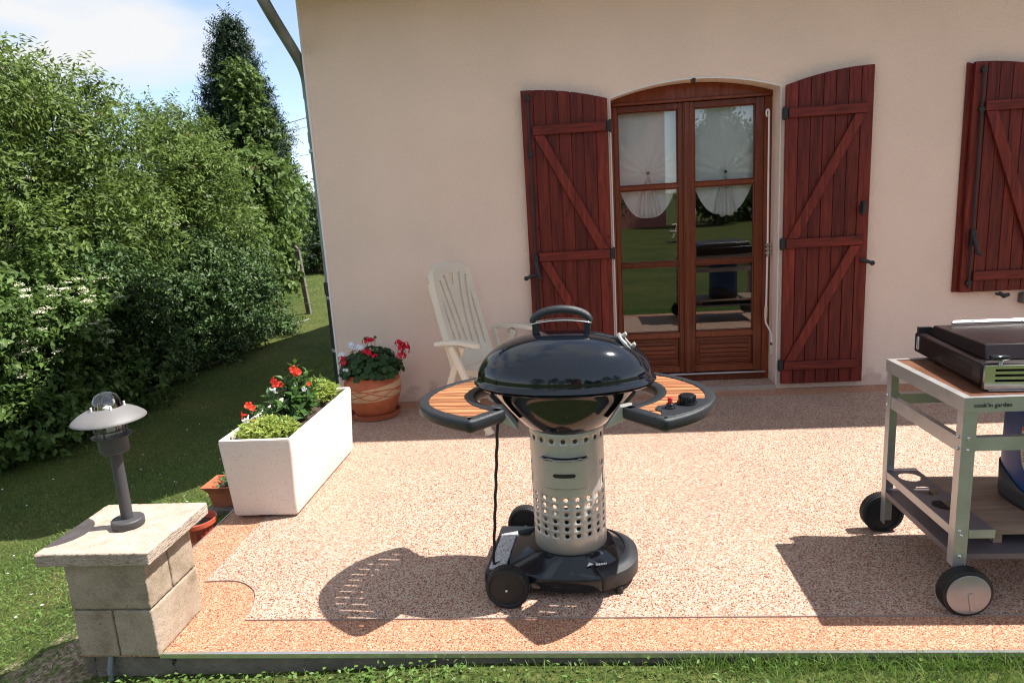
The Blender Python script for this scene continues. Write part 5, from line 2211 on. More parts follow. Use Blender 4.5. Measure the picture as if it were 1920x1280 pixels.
ger = thing('geranium', 'bushy geranium with crimson and white flower heads in the banded pot', 'plant', (PX, PY, 0.33))
g0 = np.array([PX, PY, 0.33])
n = 900
d = rdir(n, rng)
d[:, 2] = np.abs(d[:, 2])
P = np.array([0, 0, 0.005]) + d * np.array([0.235, 0.235, 0.185]) * rng.uniform(0.55, 1.05, (n, 1))
N = unit(d + np.array([0, -0.1, 0.5]) + rdir(n, rng) * 0.4)
D = unit(np.cross(N, rdir(n, rng)))
V, F = round_leaf_geo(P, D, N, rng.uniform(0.016, 0.032, n), k=9, cup=0.18)
bulk_mesh('foliage', V, F, M['ger_leaf'], ger)
heads = [((0.655, -0.40, 0.525), 0.040, 16, 'r'), ((0.640, -0.42, 0.465), 0.032, 12, 'r'), ((0.665, -0.38, 0.500), 0.030, 10, 'r'), ((0.625, -0.40, 0.555), 0.026, 9, 'r'), ((0.395, -0.47, 0.510), 0.030, 12, 'r'), ((0.365, -0.33, 0.570), 0.028, 9, 'r'), ((0.395, -0.33, 0.575), 0.020, 6, 'r'),
         ((0.300, -0.42, 0.545), 0.030, 12, 'w'), ((0.265, -0.40, 0.560), 0.028, 10, 'w'), ((0.345, -0.44, 0.545), 0.026, 9, 'w'), ((0.215, -0.47, 0.500), 0.026, 8, 'w'), ((0.205, -0.47, 0.475), 0.024, 8, 'r'), ((0.235, -0.50, 0.440), 0.022, 6, 'r'), ((0.250, -0.50, 0.395), 0.026, 9, 'w'), ((0.46, -0.48, 0.49), 0.014, 4, 'r')]
stm = MB()
for c, R, k, t in heads:
    lc = np.array(c) - g0
    flower_head(lc, R * 1.2, int(k * 1.4), M['petal_red'] if t == 'r' else M['petal_white'], ger, 'flower_head', rng, label='crimson flower head' if t == 'r' else 'white flower head')
    stm.tube([(lc[0] * 0.5, lc[1] * 0.5, 0.03), (lc[0] * 0.9, lc[1] * 0.9, lc[2] * 0.6), (lc[0], lc[1], lc[2])], 0.0022, 6)
for (bx, by, bz) in ((0.045, 0.03, 0.265), (0.02, -0.10, 0.165), (0.09, -0.13, 0.14), (-0.05, -0.15, 0.10), (-0.03, 0.02, 0.26)):
    stm.tube([(bx * 0.5, by * 0.5, 0.05), (bx, by, bz)], 0.002, 6)
    for k in range(6):
        a = k * 1.05
        stm.sphere((bx + 0.007 * math.cos(a), by + 0.007 * math.sin(a), bz + 0.003 * (k % 3)), 0.0055, 6, 5, sz=1.5)
stm.build('stalk', M['stem'], ger)

# ------------------------------------------------------------------ long white planter with its plants
def speckled(name, base_c, spot, scale=190, thr=0.16, rough=0.75):
    m, nt, b = new_mat(name)
    tc = nn(nt, 'ShaderNodeTexCoord')
    v = nn(nt, 'ShaderNodeTexVoronoi')
    v.inputs['Scale'].default_value = scale
    nt.links.new(tc.outputs['Object'], v.inputs['Vector'])
    sp = nn(nt, 'ShaderNodeSeparateColor')
    nt.links.new(v.outputs['Color'], sp.inputs['Color'])
    th = nn(nt, 'ShaderNodeMath', operation='LESS_THAN')
    th.inputs[1].default_value = thr
    nt.links.new(sp.outputs['Red'], th.inputs[0])
    dd = nn(nt, 'ShaderNodeMath', operation='LESS_THAN')
    dd.inputs[1].default_value = 0.42
    nt.links.new(v.outputs['Distance'], dd.inputs[0])
    mm = nn(nt, 'ShaderNodeMath', operation='MULTIPLY')
    nt.links.new(th.outputs[0], mm.inputs[0])
    nt.links.new(dd.outputs[0], mm.inputs[1])
    n = nn(nt, 'ShaderNodeTexNoise')
    n.inputs['Scale'].default_value = 3
    n.inputs['Detail'].default_value = 7
    nt.links.new(tc.outputs['Object'], n.inputs['Vector'])
    r = ramp_node(nt, [(0.3, tuple(c * 0.93 for c in base_c)), (0.7, tuple(min(1, c * 1.05) for c in base_c))])
    nt.links.new(n.outputs['Fac'], r.inputs['Fac'])
    mx = nn(nt, 'ShaderNodeMix', data_type='RGBA')
    nt.links.new(mm.outputs[0], mx.inputs['Factor'])
    nt.links.new(r.outputs['Color'], mx.inputs['A'])
    mx.inputs['B'].default_value = (*spot, 1)
    nt.links.new(mx.outputs['Result'], b.inputs['Base Color'])
    b.inputs['Roughness'].default_value = rough
    bp = nn(nt, 'ShaderNodeBump')
    bp.inputs['Strength'].default_value = 0.25
    bp.inputs['Distance'].default_value = 0.003
    nt.links.new(mm.outputs[0], bp.inputs['Height'])
    bp.invert = True
    nt.links.new(bp.outputs['Normal'], b.inputs['Normal'])
    return m


M['planter'] = speckled('speckled_white_stoneware', (0.70, 0.625, 0.55), (0.46, 0.37, 0.30), thr=0.10)
pc = Vector((0.2775, -1.585, 0.004))
plr = thing('planter', 'long white speckled planter box beside the terrace edge', 'planter', pc)
HX, HY, BX, BY, PH = 0.194, 0.487, 0.170, 0.470, 0.427


def rrect(hx, hy, z, r=0.016, n=5):
    pts = []
    for cx, cy, a0 in ((hx - r, hy - r, 0), (-hx + r, hy - r, PI / 2), (-hx + r, -hy + r, PI), (hx - r, -hy + r, 3 * PI / 2)):
        for k in range(n + 1):
            a = a0 + PI / 2 * k / n
            pts.append((cx + r * math.cos(a), cy + r * math.sin(a), z))
    return pts


WTH = 0.026
rings = [rrect(BX - 0.012, BY - 0.012, 0.014), rrect(BX - 0.003, BY - 0.003, 0.016), rrect(BX, BY, 0.026)]
for t in (0.25, 0.5, 0.75, 0.97):
    rings.append(rrect(BX + (HX - BX) * t, BY + (HY - BY) * t, 0.026 + (PH - 0.032) * t))
rings += [rrect(HX - 0.003, HY - 0.003, PH - 0.002), rrect(HX - 0.007, HY - 0.007, PH), rrect(HX - WTH + 0.005, HY - WTH + 0.005, PH, r=0.01), rrect(HX - WTH, HY - WTH, PH - 0.005, r=0.01), rrect(HX - WTH - 0.006, HY - WTH - 0.006, PH - 0.12, r=0.01)]
loft(rings).build('planter_box', M['planter'], plr, smooth=40)
mb = MB()
for sx in (-1, 1):
    for sy in (-1, 1):
        mb.box(sx * 0.10 - 0.05, sx * 0.10 + 0.05, sy * 0.38 - 0.06, sy * 0.38 + 0.06, 0.0, 0.0145)
build_each(mb, 'foot', M['planter'], plr)
mb = MB()
vs, fs = [], []
for i in range(17):
    for j in range(41):
        x, y = (-1 + i / 8) * (HX - WTH - 0.002), (-1 + j / 20) * (HY - WTH - 0.002)
        vs.append((x, y, PH - 0.048 + 0.012 * math.sin(x * 40) * math.cos(y * 31) + random.uniform(-0.004, 0.004)))
for i in range(16):
    for j in range(40):
        fs.append((i * 41 + j, (i + 1) * 41 + j, (i + 1) * 41 + j + 1, i * 41 + j + 1))
mb.add(vs, fs)
mb.build('soil', M['soil'], plr)

M['glossy_leaf'] = leafmat('glossy_green_leaf', (0.022, 0.060, 0.014), (0.075, 0.150, 0.032), rough=0.28, trans=0.25, spec=0.5)
M['sedum'] = leafmat('yellow_green_groundcover', (0.15, 0.21, 0.035), (0.38, 0.46, 0.11), rough=0.5, trans=0.35)
M['pale_leaf'] = leafmat('pale_green_leaf', (0.05, 0.11, 0.04), (0.12, 0.22, 0.085), rough=0.35, trans=0.3)


def sedum_clump(label, x0, x1, y0, y1, n, z0, h, seed):
    r = np.random.default_rng(seed)
    root = thing('groundcover_plant', label, 'plant', ((x0 + x1) / 2, (y0 + y1) / 2, z0))
    o = np.array([(x0 + x1) / 2, (y0 + y1) / 2, 0])
    u = r.uniform(-1, 1, n)
    v = r.uniform(-1, 1, n)
    k = (u ** 2 + v ** 2) < 1.25
    u, v = u[k], v[k]
    n = len(u)
    z = h * np.sqrt(np.maximum(0.05, 1 - 0.75 * (u ** 2 + v ** 2) / 1.25)) * r.uniform(0.25, 1.25, n)
    P = np.stack([u * (x1 - x0) / 2, v * (y1 - y0) / 2, z], 1)
    parts = []
    for q in range(4):
        D = unit(rdir(n, r) * np.array([1, 1, 0.4]) + np.array([0, 0, 0.55]))
        N = unit(np.array([0, 0, 1.0]) + rdir(n, r) * 0.5)
        parts.append(leaf_geo(P, D, N, 0.026 * r.uniform(0.6, 1.4, n), 0.0115))
    V, F = merge(parts)
    bulk_mesh('foliage', V, F, M['sedum'], root)
    st = MB()
    for i in range(0, n, 12):
        st.tube([(P[i, 0] * 0.9, P[i, 1] * 0.9, -0.01), tuple(P[i])], 0.0016, 5)
    st.build('stem', M['stem'], root)
    return root


sedum_clump('yellow-green groundcover at the near end of the white planter', 0.135, 0.430, -2.035, -1.78, 430, 0.385, 0.085, 5)
sedum_clump('yellow-green groundcover at the far end of the white planter', 0.150, 0.430, -1.38, -1.125, 460, 0.385, 0.110, 6)

# big flowering plant in the middle: glossy paired leaves on arching stems, trumpet flowers
dip = thing('flowering_plant', 'glossy-leaved plant with scarlet and white trumpet flowers in the middle of the white planter', 'plant', (0.27, -1.58, 0.385))
d0 = np.array([0.27, -1.58, 0.385])
r = np.random.default_rng(21)
stems = []
targets = [((0.30, -1.48, 0.58), 8), ((0.34, -1.66, 0.54), 8), ((0.22, -1.60, 0.58), 8), ((0.18, -1.72, 0.47), 7), ((0.36, -1.56, 0.60), 8), ((0.25, -1.66, 0.46), 7), ((0.33, -1.40, 0.50), 7), ((0.315, -1.55, 0.70), 9), ((0.37, -1.53, 0.64), 8), ((0.43, -1.50, 0.59), 8), ((0.26, -1.60, 0.62), 8), ((0.20, -1.68, 0.55), 7), ((0.33, -1.62, 0.57), 8), ((0.40, -1.60, 0.52), 8), ((0.15, -1.78, 0.50), 6), ((0.36, -1.45, 0.53), 7), ((0.28, -1.70, 0.50), 7), ((0.31, -1.52, 0.60), 8), ((0.24, -1.52, 0.53), 7), ((0.38, -1.70, 0.47), 6)]
st = MB()
Ps, Ds, Ns, Ls = [], [], [], []
for tg, nl in targets:
    a = np.array([0.27 + r.uniform(-0.06, 0.06), -1.58 + r.uniform(-0.10, 0.10), 0.385])
    b_ = np.array(tg)
    mid = (a + b_) / 2 + np.array([0, 0, 0.03])
    pts = [a, mid, b_]
    st.tube([tuple(p - d0) for p in pts], [0.004, 0.0032, 0.002], 6)
    ax = unit(b_ - a)
    ph = r.uniform(0, 6)
    for k in range(nl):
        t = 0.2 + 0.8 * k / (nl - 1)
        p = (1 - t) ** 2 * a + 2 * t * (1 - t) * mid + t * t * b_
        for s in (0, PI):
            an = ph + k * 1.57 + s
            e1 = unit(np.cross(ax, np.array([0.3, 0.9, 0.1])))
            e2 = np.cross(ax, e1)
            D = e1 * math.cos(an) + e2 * math.sin(an) + ax * (0.5 + 0.5 * t)
            Ps.append(p)
            Ds.append(D)
            Ns.append(ax + np.array([0, 0, 0.8]) + r.normal(size=3) * 0.25)
            Ls.append(0.082 * (1.05 - 0.45 * t) * r.uniform(0.8, 1.2))
Ps, Ds, Ns, Ls = np.array(Ps) - d0, np.array(Ds), np.array(Ns), np.array(Ls)
V, F = leaf_geo(Ps, Ds, Ns, Ls, Ls * 0.50, fold=0.16, curl=0.2)
bulk_mesh('foliage', V, F, M['glossy_leaf'], dip)
st.build('stem', M['stem'], dip)
n = 36
P = np.stack([r.uniform(0.17, 0.355, n), r.uniform(-1.86, -1.44, n), r.uniform(0.40, 0.44, n)], 1) - d0
D = unit(rdir(n, r) * np.array([0.7, 1, 0.3]) + np.array([-0.15, -0.3, 0.35]))
N = unit(np.array([0, 0, 1.0]) + rdir(n, r) * 0.35)
V, F = leaf_geo(P, D, N, 0.085 * r.uniform(0.7, 1.2, n), 0.055, fold=0.12, curl=0.3)
bulk_mesh('broad_leaf', V, F, M['pale_leaf'], dip)


def trumpet(c, d, R, m, label):
    """five spreading lobes on a throat"""
    d = Vector(d).normalized()
    e1 = d.orthogonal().normalized()
    e2 = d.cross(e1)
    c = Vector(c) - Vector(d0)
    mb = MB()
    for k in range(5):
        a = 2 * PI * k / 5
        rd = e1 * math.cos(a) + e2 * math.sin(a)
        tn = -e1 * math.sin(a) + e2 * math.cos(a)
        p0 = c - d * R * 0.55 + rd * R * 0.08
        p1 = c + rd * R * 0.35
        p2 = c + rd * R * 0.75 - tn * R * 0.34 + d * R * 0.10
        p3 = c + rd * R * 1.0 + tn * R * 0.10 - d * R * 0.05
        p4 = c + rd * R * 0.72 + tn * R * 0.36 + d * R * 0.16
        mb.add([p0, p1 - tn * R * 0.22, p2, p3, p4, p1 + tn * R * 0.22], [(0, 1, 5), (1, 2, 3, 4, 5)])
    mb.cyl(c - d * R * 1.25, c - d * R * 0.1, R * 0.06, 8, R * 0.22)
    o = mb.build('flower', m, dip, smooth=0, recalc=False)
    o['label'] = label


for c, d, R, t in [((0.325, -1.60, 0.675), (0.3, -0.8, 0.3), 0.033, 'r'), ((0.352, -1.60, 0.660), (0.7, -0.5, 0.4), 0.026, 'r'), ((0.338, -1.61, 0.648), (0.2, -0.7, -0.4), 0.020, 'r'), ((0.205, -1.62, 0.625), (-0.6, -0.5, 0.5), 0.030, 'r'), ((0.228, -1.64, 0.608), (-0.2, -0.8, 0.4), 0.034, 'r'), ((0.250, -1.63, 0.600), (0.3, -0.6, 0.3), 0.024, 'r'), ((0.222, -1.66, 0.575), (-0.3, -0.5, -0.5), 0.036, 'w'),
                   ((0.135, -1.80, 0.535), (0.1, -0.6, 0.6), 0.030, 'r'), ((0.155, -1.80, 0.520), (0.5, -0.6, 0.5), 0.026, 'r'), ((0.110, -1.83, 0.490), (-0.7, -0.5, 0.1), 0.032, 'r'), ((0.142, -1.85, 0.465), (0.0, -0.6, -0.5), 0.036, 'w'), ((0.190, -1.87, 0.452), (0.2, -0.7, 0.6), 0.034, 'r'), ((0.395, -1.58, 0.585), (0.6, -0.6, 0.2), 0.018, 'r'), ((0.372, -1.60, 0.560), (0.2, -0.8, 0.1), 0.020, 'w')]:
    trumpet(c, d, R * 0.82, M['petal_scarlet'] if t == 'r' else M['petal_white'], 'scarlet trumpet flower' if t == 'r' else 'white trumpet flower')

# ------------------------------------------------------------------ small pots on the grass
bx = thing('window_box', 'small flared terracotta trough on a grey slab beside the white planter', 'flower pot', (-0.115, -1.62, -0.10))
mb = MB()
bl_, bw_, bh_ = 0.150, 0.085, 0.130


def rect(hx, hy, z):
    return [(hx, hy, z), (-hx, hy, z), (-hx, -hy, z), (hx, -hy, z)]


loft([rect(bl_ * 0.70, bw_ * 0.72, 0.0), rect(bl_ * 0.80, bw_ * 0.86, 0.085), rect(bl_ * 0.93, bw_ * 1.0, 0.115), rect(bl_, bw_ * 1.15, 0.122), rect(bl_, bw_ * 1.15, 0.130), rect(bl_ - 0.012, bw_ * 1.15 - 0.012, 0.130), rect(bl_ * 0.78, bw_ * 0.84, 0.085)]).build('box_body', M['terracotta'], bx, smooth=0, bevel=0.002)
mb = MB().add(rect(bl_ * 0.79, bw_ * 0.85, 0.092), [(0, 1, 2, 3)])
mb.build('soil', M['soil'], bx, smooth=0)
slab = MB().box(-0.25, 0.03, -1.73, -1.52, -0.165, -0.1005).build('paving_slab', M['concrete'], None, bevel=0.004)
tag(slab, 'small grey paving slab under the terracotta trough', 'slab')
r = np.random.default_rng(31)
tp = thing('seedling', 'small leafy plant sprouting from the flared terracotta trough', 'plant', (-0.10, -1.60, -0.01))
n = 150
P = np.stack([r.uniform(-0.10, 0.10, n), r.uniform(-0.06, 0.07, n), r.uniform(0.0, 0.10, n)], 1)
P[:, 2] *= np.clip(0.4 + (P[:, 0] + 0.1) * 6, 0.3, 1.3)
V, F = leaf_geo(P, unit(rdir(n, r) + np.array([0, 0, 0.5])), unit(rdir(n, r) * 0.5 + np.array([0, 0, 1.0])), 0.034 * r.uniform(0.6, 1.2, n), 0.020)
bulk_mesh('foliage', V, F, M['pale_leaf'], tp)

M['red_pot'] = simple('orange_red_plastic', (0.42, 0.075, 0.038), 0.4, var=0.08)
rp = thing('fluted_pot', 'small fluted orange-red plastic pot on a white saucer behind the stone pillar', 'flower pot', (-0.062, -2.13, -0.092))
mb = MB()
seg = 72
vs = []
prof = [(0.070, 0.0), (0.076, 0.012), (0.090, 0.090), (0.094, 0.112), (0.104, 0.113), (0.105, 0.135), (0.099, 0.137), (0.092, 0.11), (0.086, 0.09)]
for i, (rr, z) in enumerate(prof):
    for k in range(seg):
        a = 2 * PI * k / seg
        q = rr + (0.0028 * math.cos(a * 24) if i in (1, 2) else 0)
        vs.append((q * math.cos(a), q * math.sin(a), z))
fs = [(i * seg + k, i * seg + (k + 1) % seg, (i + 1) * seg + (k + 1) % seg, (i + 1) * seg + k) for i in range(len(prof) - 1) for k in range(seg)]
mb.add(vs, fs)
mb.build('pot_body', M['red_pot'], rp, smooth=35)
mb = MB().lathe([(0.001, 0.098), (0.09, 0.10)], seg=32, cap0=False, cap1=False)
mb.build('soil', M['soil'], rp)
mb = MB().lathe([(0.001, 0), (0.082, 0.0), (0.097, 0.008), (0.107, 0.022), (0.103, 0.023), (0.094, 0.012), (0.001, 0.006)], c=(-0.062, -2.13, -0.108), seg=48, cap0=False, cap1=False)
tag(mb.build('saucer', M['white_paint'], None), 'white saucer under the small fluted orange-red pot', 'saucer')

# ------------------------------------------------------------------ stone pillar and lamp
def stone(name, lo, hi, stain, bump=0.5, scale=6):
    m, nt, b = new_mat(name)
    tc = nn(nt, 'ShaderNodeTexCoord')
    n1 = nn(nt, 'ShaderNodeTexNoise')
    n1.inputs['Scale'].default_value = scale
    n1.inputs['Detail'].default_value = 8
    n1.inputs['Roughness'].default_value = 0.65
    n2 = nn(nt, 'ShaderNodeTexNoise')
    n2.inputs['Scale'].default_value = 160
    n2.inputs['Detail'].default_value = 4
    for n_ in (n1, n2):
        nt.links.new(tc.outputs['Object'], n_.inputs['Vector'])
    r = ramp_node(nt, [(0.32, stain), (0.46, lo), (0.66, hi)])
    nt.links.new(n1.outputs['Fac'], r.inputs['Fac'])
    r2 = ramp_node(nt, [(0.28, (0.55, 0.53, 0.5)), (0.42, (1, 1, 1)), (0.70, (1.12, 1.12, 1.12))])
    nt.links.new(n2.outputs['Fac'], r2.inputs['Fac'])
    mm = nn(nt, 'ShaderNodeVectorMath', operation='MULTIPLY')
    nt.links.new(r.outputs['Color'], mm.inputs[0])
    nt.links.new(r2.outputs['Color'], mm.inputs[1])
    nt.links.new(mm.outputs['Vector'], b.inputs['Base Color'])
    b.inputs['Roughness'].default_value = 0.92
    b.inputs['Specular IOR Level'].default_value = 0.2
    ad = nn(nt, 'ShaderNodeMath', operation='MULTIPLY_ADD')
    ad.inputs[1].default_value = 0.6
    nt.links.new(n2.outputs['Fac'], ad.inputs[0])
    nt.links.new(n1.outputs['Fac'], ad.inputs[2])
    bp = nn(nt, 'ShaderNodeBump')
    bp.inputs['Strength'].default_value = bump
    bp.inputs['Distance'].default_value = 0.006
    nt.links.new(ad.outputs[0], bp.inputs['Height'])
    nt.links.new(bp.outputs['Normal'], b.inputs['Normal'])
    return m


M['block'] = stone('tan_split_block', (0.31, 0.245, 0.180), (0.39, 0.315, 0.245), (0.195, 0.15, 0.105))
M['capstone'] = stone('sandy_capstone', (0.40, 0.315, 0.25), (0.47, 0.385, 0.315), (0.32, 0.25, 0.195), bump=0.9, scale=12)
M['mortar'] = simple('dark_mortar', (0.13, 0.115, 0.095), 0.95, var=0.25, vscale=30)
pil = thing('stone_pillar', 'low square stone pillar of tan blocks with a sandy cap at the terrace corner', 'pillar', (0.218, -2.998, 0))
cl_ = Vector(pil.location)
P0x, P1x, P0y, P1y = 0.070, 0.368, -3.146, -2.850
zm = 0.188
mb = MBo().box(P0x + 0.006, P1x - 0.006, P0y + 0.006, P1y - 0.006, 0.002, 0.374)
mb.build('mortar_core', M['mortar'], pil, smooth=0)
gq = 0.0035


def rough_block(x0, x1, y0, y1, z0, z1, m, name, parent, seed, amp=0.0008, div=18):
    """a box with subdivided, slightly uneven faces and worn arrises"""
    bm = bmesh.new()
    bmesh.ops.create_cube(bm, size=1.0)
    for v in bm.verts:
        v.co = Vector(((x0 + x1) / 2 + v.co.x * (x1 - x0), (y0 + y1) / 2 + v.co.y * (y1 - y0), (z0 + z1) / 2 + v.co.z * (z1 - z0))) - cl_
    bmesh.ops.bevel(bm, geom=list(bm.edges), offset=0.005, segments=2, affect='EDGES', profile=0.5)
    bmesh.ops.subdivide_edges(bm, edges=[e for e in bm.edges if e.calc_length() > 0.03], cuts=div, use_grid_fill=True)
    rr = np.random.default_rng(seed)
    for v in bm.verts:
        v.co += Vector(rr.normal(0, amp, 3))
    bmesh.ops.recalc_face_normals(bm, faces=bm.faces)
    me = bpy.data.meshes.new(name)
    bm.to_mesh(me)
    bm.free()
    me.polygons.foreach_set('use_smooth', [True] * len(me.polygons))
    me.materials.append(m)
    o = bpy.data.objects.new(name, me)
    COL.objects.link(o)
    o.parent = parent
    return o


ymid, xmid = -3.005, 0.219
# lower course: two blocks in front, one long one on the right face behind; upper course the other way
ya = P0y + 0.148
# blocks
rough_block(P0x, xmid - gq, P0y, P1y, 0.002, zm - gq, M['block'], 'block', pil, 1)
rough_block(xmid + gq, P1x, P0y, P1y, 0.002, zm - gq, M['block'], 'block', pil, 2)
rough_block(P0x, P1x, P0y, ymid - gq, zm + gq, 0.374, M['block'], 'block', pil, 3)
rough_block(P0x, P1x, ymid + gq, P1y, zm + gq, 0.374, M['block'], 'block', pil, 4)
rough_block(-0.006, 0.412, -3.176, -2.776, 0.3745, 0.424, M['capstone'], 'cap', pil, 5, amp=0.0007, div=30)
# crumbled concrete under the pillar, conduit
cl_ = Vector((0, 0, 0))
fo = rough_block(0.10, 0.40, -3.128, -2.90, -0.20, -0.011, M['concrete'], 'footing', None, 6, amp=0.004, div=10)
struct(fo)
mb = MB().tube([(0.175, -3.135, 0.0), (0.172, -3.150, -0.05), (0.170, -3.152, -0.14)], 0.010, 10)
tag(mb.build('conduit', simple('grey_blue_conduit', (0.16, 0.19, 0.20), 0.5), None), 'short grey conduit poking out under the front of the stone pillar', 'pipe')

M['anthracite'] = simple('anthracite_powder_coat', (0.052, 0.050, 0.053), 0.55, var=0.08, vscale=20, bump=0.15, bscale=500)
M['shade_paint'] = simple('grey_shade_powder_coat', (0.150, 0.142, 0.140), 0.5, var=0.08, vscale=14, bump=0.15, bscale=500)
M['clear'] = glassmat('clear_lamp_glass', tint=(0.90, 0.92, 0.91), base=0.06)
lamp = thing('garden_lamp', 'anthracite garden lamp with a wide disc shade and glass dome on the stone pillar', 'lamp', (0.208, -2.966, 0.4245))
lamp.scale = (0.8, 0.8, 1.0)
mb = MB().lathe([(0.068, 0.0), (0.0705, 0.003), (0.0705, 0.026), (0.066, 0.030), (0.030, 0.031)], seg=48)
mb.build('base', M['anthracite'], lamp)
mb = MB().lathe([(0.0255, 0.030), (0.0255, 0.290)], seg=36)
mb.build('pole', M['anthracite'], lamp)
mb = MB().lathe([(0.026, 0.290), (0.057, 0.291), (0.062, 0.296), (0.062, 0.340), (0.064, 0.343), (0.064, 0.350), (0.052, 0.352)], seg=48)
mb.lathe([(0.062, 0.352), (0.083, 0.353), (0.084, 0.357), (0.062, 0.359)], seg=48)
mb.build('housing', M['anthracite'], lamp)
mb = MB().lathe([(0.056, 0.356), (0.058, 0.385), (0.060, 0.432), (0.060, 0.470), (0.056, 0.488), (0.044, 0.505), (0.024, 0.515), (0.002, 0.518)], seg=40, cap0=False)
mb.build('glass_dome', M['clear'], lamp, smooth=60)
mb = MB().lathe([(0.0, 0.356), (0.018, 0.358), (0.018, 0.40), (0.022, 0.41), (0.024, 0.44), (0.018, 0.46), (0.0, 0.468)][1:], seg=24)
mb.build('bulb', simple('frosted_bulb', (0.62, 0.62, 0.58), 0.4), lamp)
mb = MB()
for zz in (0.378, 0.400):
    ring = [(0.068 * math.cos(t), 0.068 * math.sin(t), zz) for t in np.linspace(0, 2 * PI, 49)]
    mb.tube(ring, 0.0028, 8)
for k in range(4):
    a = math.radians(-80) + k * PI / 2
    c, s = math.cos(a), math.sin(a)
    mb.bar((0.068 * c, 0.068 * s, 0.352), (0.068 * c, 0.068 * s, 0.425), 0.006, 0.004, up=(c, s, 0))
mb.build('guard', M['anthracite'], lamp)
mb = MB().lathe([(0.066, 0.462), (0.075, 0.458), (0.100, 0.449), (0.125, 0.438), (0.147, 0.424), (0.153, 0.418), (0.1535, 0.415), (0.146, 0.418), (0.124, 0.431), (0.099, 0.443), (0.075, 0.452), (0.066, 0.456), (0.066, 0.462)], seg=72, cap0=False, cap1=False)
shd = mb.build('lamp_shade', M['shade_paint'], lamp, smooth=50)
mb = MB()
for k in range(5):
    a = 0.5 + k * 2 * PI / 5
    mb.cyl((0.070 * math.cos(a), 0.070 * math.sin(a), 0.455), (0.069 * math.cos(a), 0.069 * math.sin(a), 0.474), 0.0042, 10)
build_each(mb, 'screw', M['white_paint'], shd)

# ------------------------------------------------------------------ hedge, shrubs and trees
M['elder_leaf'] = leafmat('elder_leaf', (0.028, 0.055, 0.012), (0.155, 0.225, 0.052), rough=0.5, trans=0.30, spec=0.2)
M['shrub_leaf'] = leafmat('privet_leaf', (0.014, 0.036, 0.011), (0.080, 0.140, 0.040), rough=0.45, trans=0.18, spec=0.22)
M['shrub_leaf2'] = leafmat('dogwood_leaf', (0.022, 0.050, 0.012), (0.118, 0.190, 0.046), rough=0.5, trans=0.28, spec=0.2)
M['maple_leaf'] = leafmat('maple_leaf', (0.028, 0.060, 0.013), (0.125, 0.190, 0.045), rough=0.48, trans=0.28, spec=0.22)
M['vine_leaf'] = leafmat('creeper_leaf', (0.030, 0.062, 0.014), (0.115, 0.175, 0.042), rough=0.5, trans=0.28, spec=0.2)
M['needle'] = leafmat('dark_conifer_needle', (0.008, 0.022, 0.010), (0.028, 0.058, 0.022), rough=0.5, trans=0.12)
M['far_leaf'] = leafmat('far_tree_leaf', (0.018, 0.042, 0.012), (0.060, 0.105, 0.028), rough=0.5, trans=0.25)
M['bark'] = simple('brown_bark', (0.085, 0.062, 0.045), 0.9, var=0.35, vscale=25, stretch=(1, 1, 0.2), bump=0.8, bscale=40)
M['blossom'] = leafmat('cream_blossom', (0.58, 0.58, 0.42), (0.80, 0.78, 0.62), rough=0.6, trans=0.3)
M['faded'] = leafmat('faded_pink_umbel', (0.22, 0.13, 0.075), (0.36, 0.24, 0.14), rough=0.6, trans=0.3)


def limbs(root, base, lumps, rng, r0=0.05, name='trunk'):
    """several stems rising from the foot into the crown lumps"""
    mb = MB()
    base = np.array(base, float)
    for i, l in enumerate(lumps):
        c = np.array(l[:3])
        b_ = base + np.append(rng.normal(0, 0.10, 2), 0)
        m1 = b_ + (c - b_) * 0.45 + np.append(rng.normal(0, 0.12, 2), 0.15)
        top = c + rng.normal(0, 0.15, 3) + np.array([0, 0, l[5] * 0.3])
        pts = spline([tuple(b_), tuple(m1), tuple(top)], 5)
        k = len(pts)
        mb.tube([tuple(p) for p in pts], [r0 * (1 - 0.8 * j / (k - 1)) for j in range(k)], 7)
        for q in range(5):
            d = rdir(1, rng)[0]
            d[2] = abs(d[2]) * 0.7
            s = m1 + (top - m1) * rng.random()
            e = c + d * np.array(l[3:6]) * 0.85
            mb.tube([tuple(s), tuple((s + e) / 2 + np.array([0, 0, 0.08])), tuple(e)], [r0 * 0.35, r0 * 0.22, r0 * 0.06], 5)
    return mb.build(name, M['bark'], root)


def shrub(name, label, cat, base, lumps, n, leaves, sl, ll, lw, mat, seed, group=None, up=0.35, wild=0.55, droop=0.35, inner=0.25, r0=0.05, flowers=None, ck=16, cs=0.27):
    r = np.random.default_rng(seed)
    root = thing(name, label, cat, base, 0, group)
    b0 = np.array(base)
    loc = [(l[0] - b0[0], l[1] - b0[1], l[2] - b0[2], l[3], l[4], l[5]) for l in lumps]
    lms = clumps(loc, ck, cs, r) if ck else loc
    V, F, tips, d = sprig_crown(lms, n, leaves, sl, ll, lw, r, up, wild, droop, inner, zmin=0.02)
    bulk_mesh('crown', V, F, M[mat], root)
    limbs(root, (0, 0, -0.05), loc, r, r0)
    if flowers:
        for (fm, cnt, R, sel) in flowers:
            ok = np.nonzero(sel(tips + b0))[0]
            if len(ok):
                pick = r.choice(ok, min(cnt, len(ok)), replace=False)
                V, F = umbels(tips[pick] + np.array([0, 0, 0.02]), R, r)
                bulk_mesh('blossom', V, F, M[fm], root)
    return root


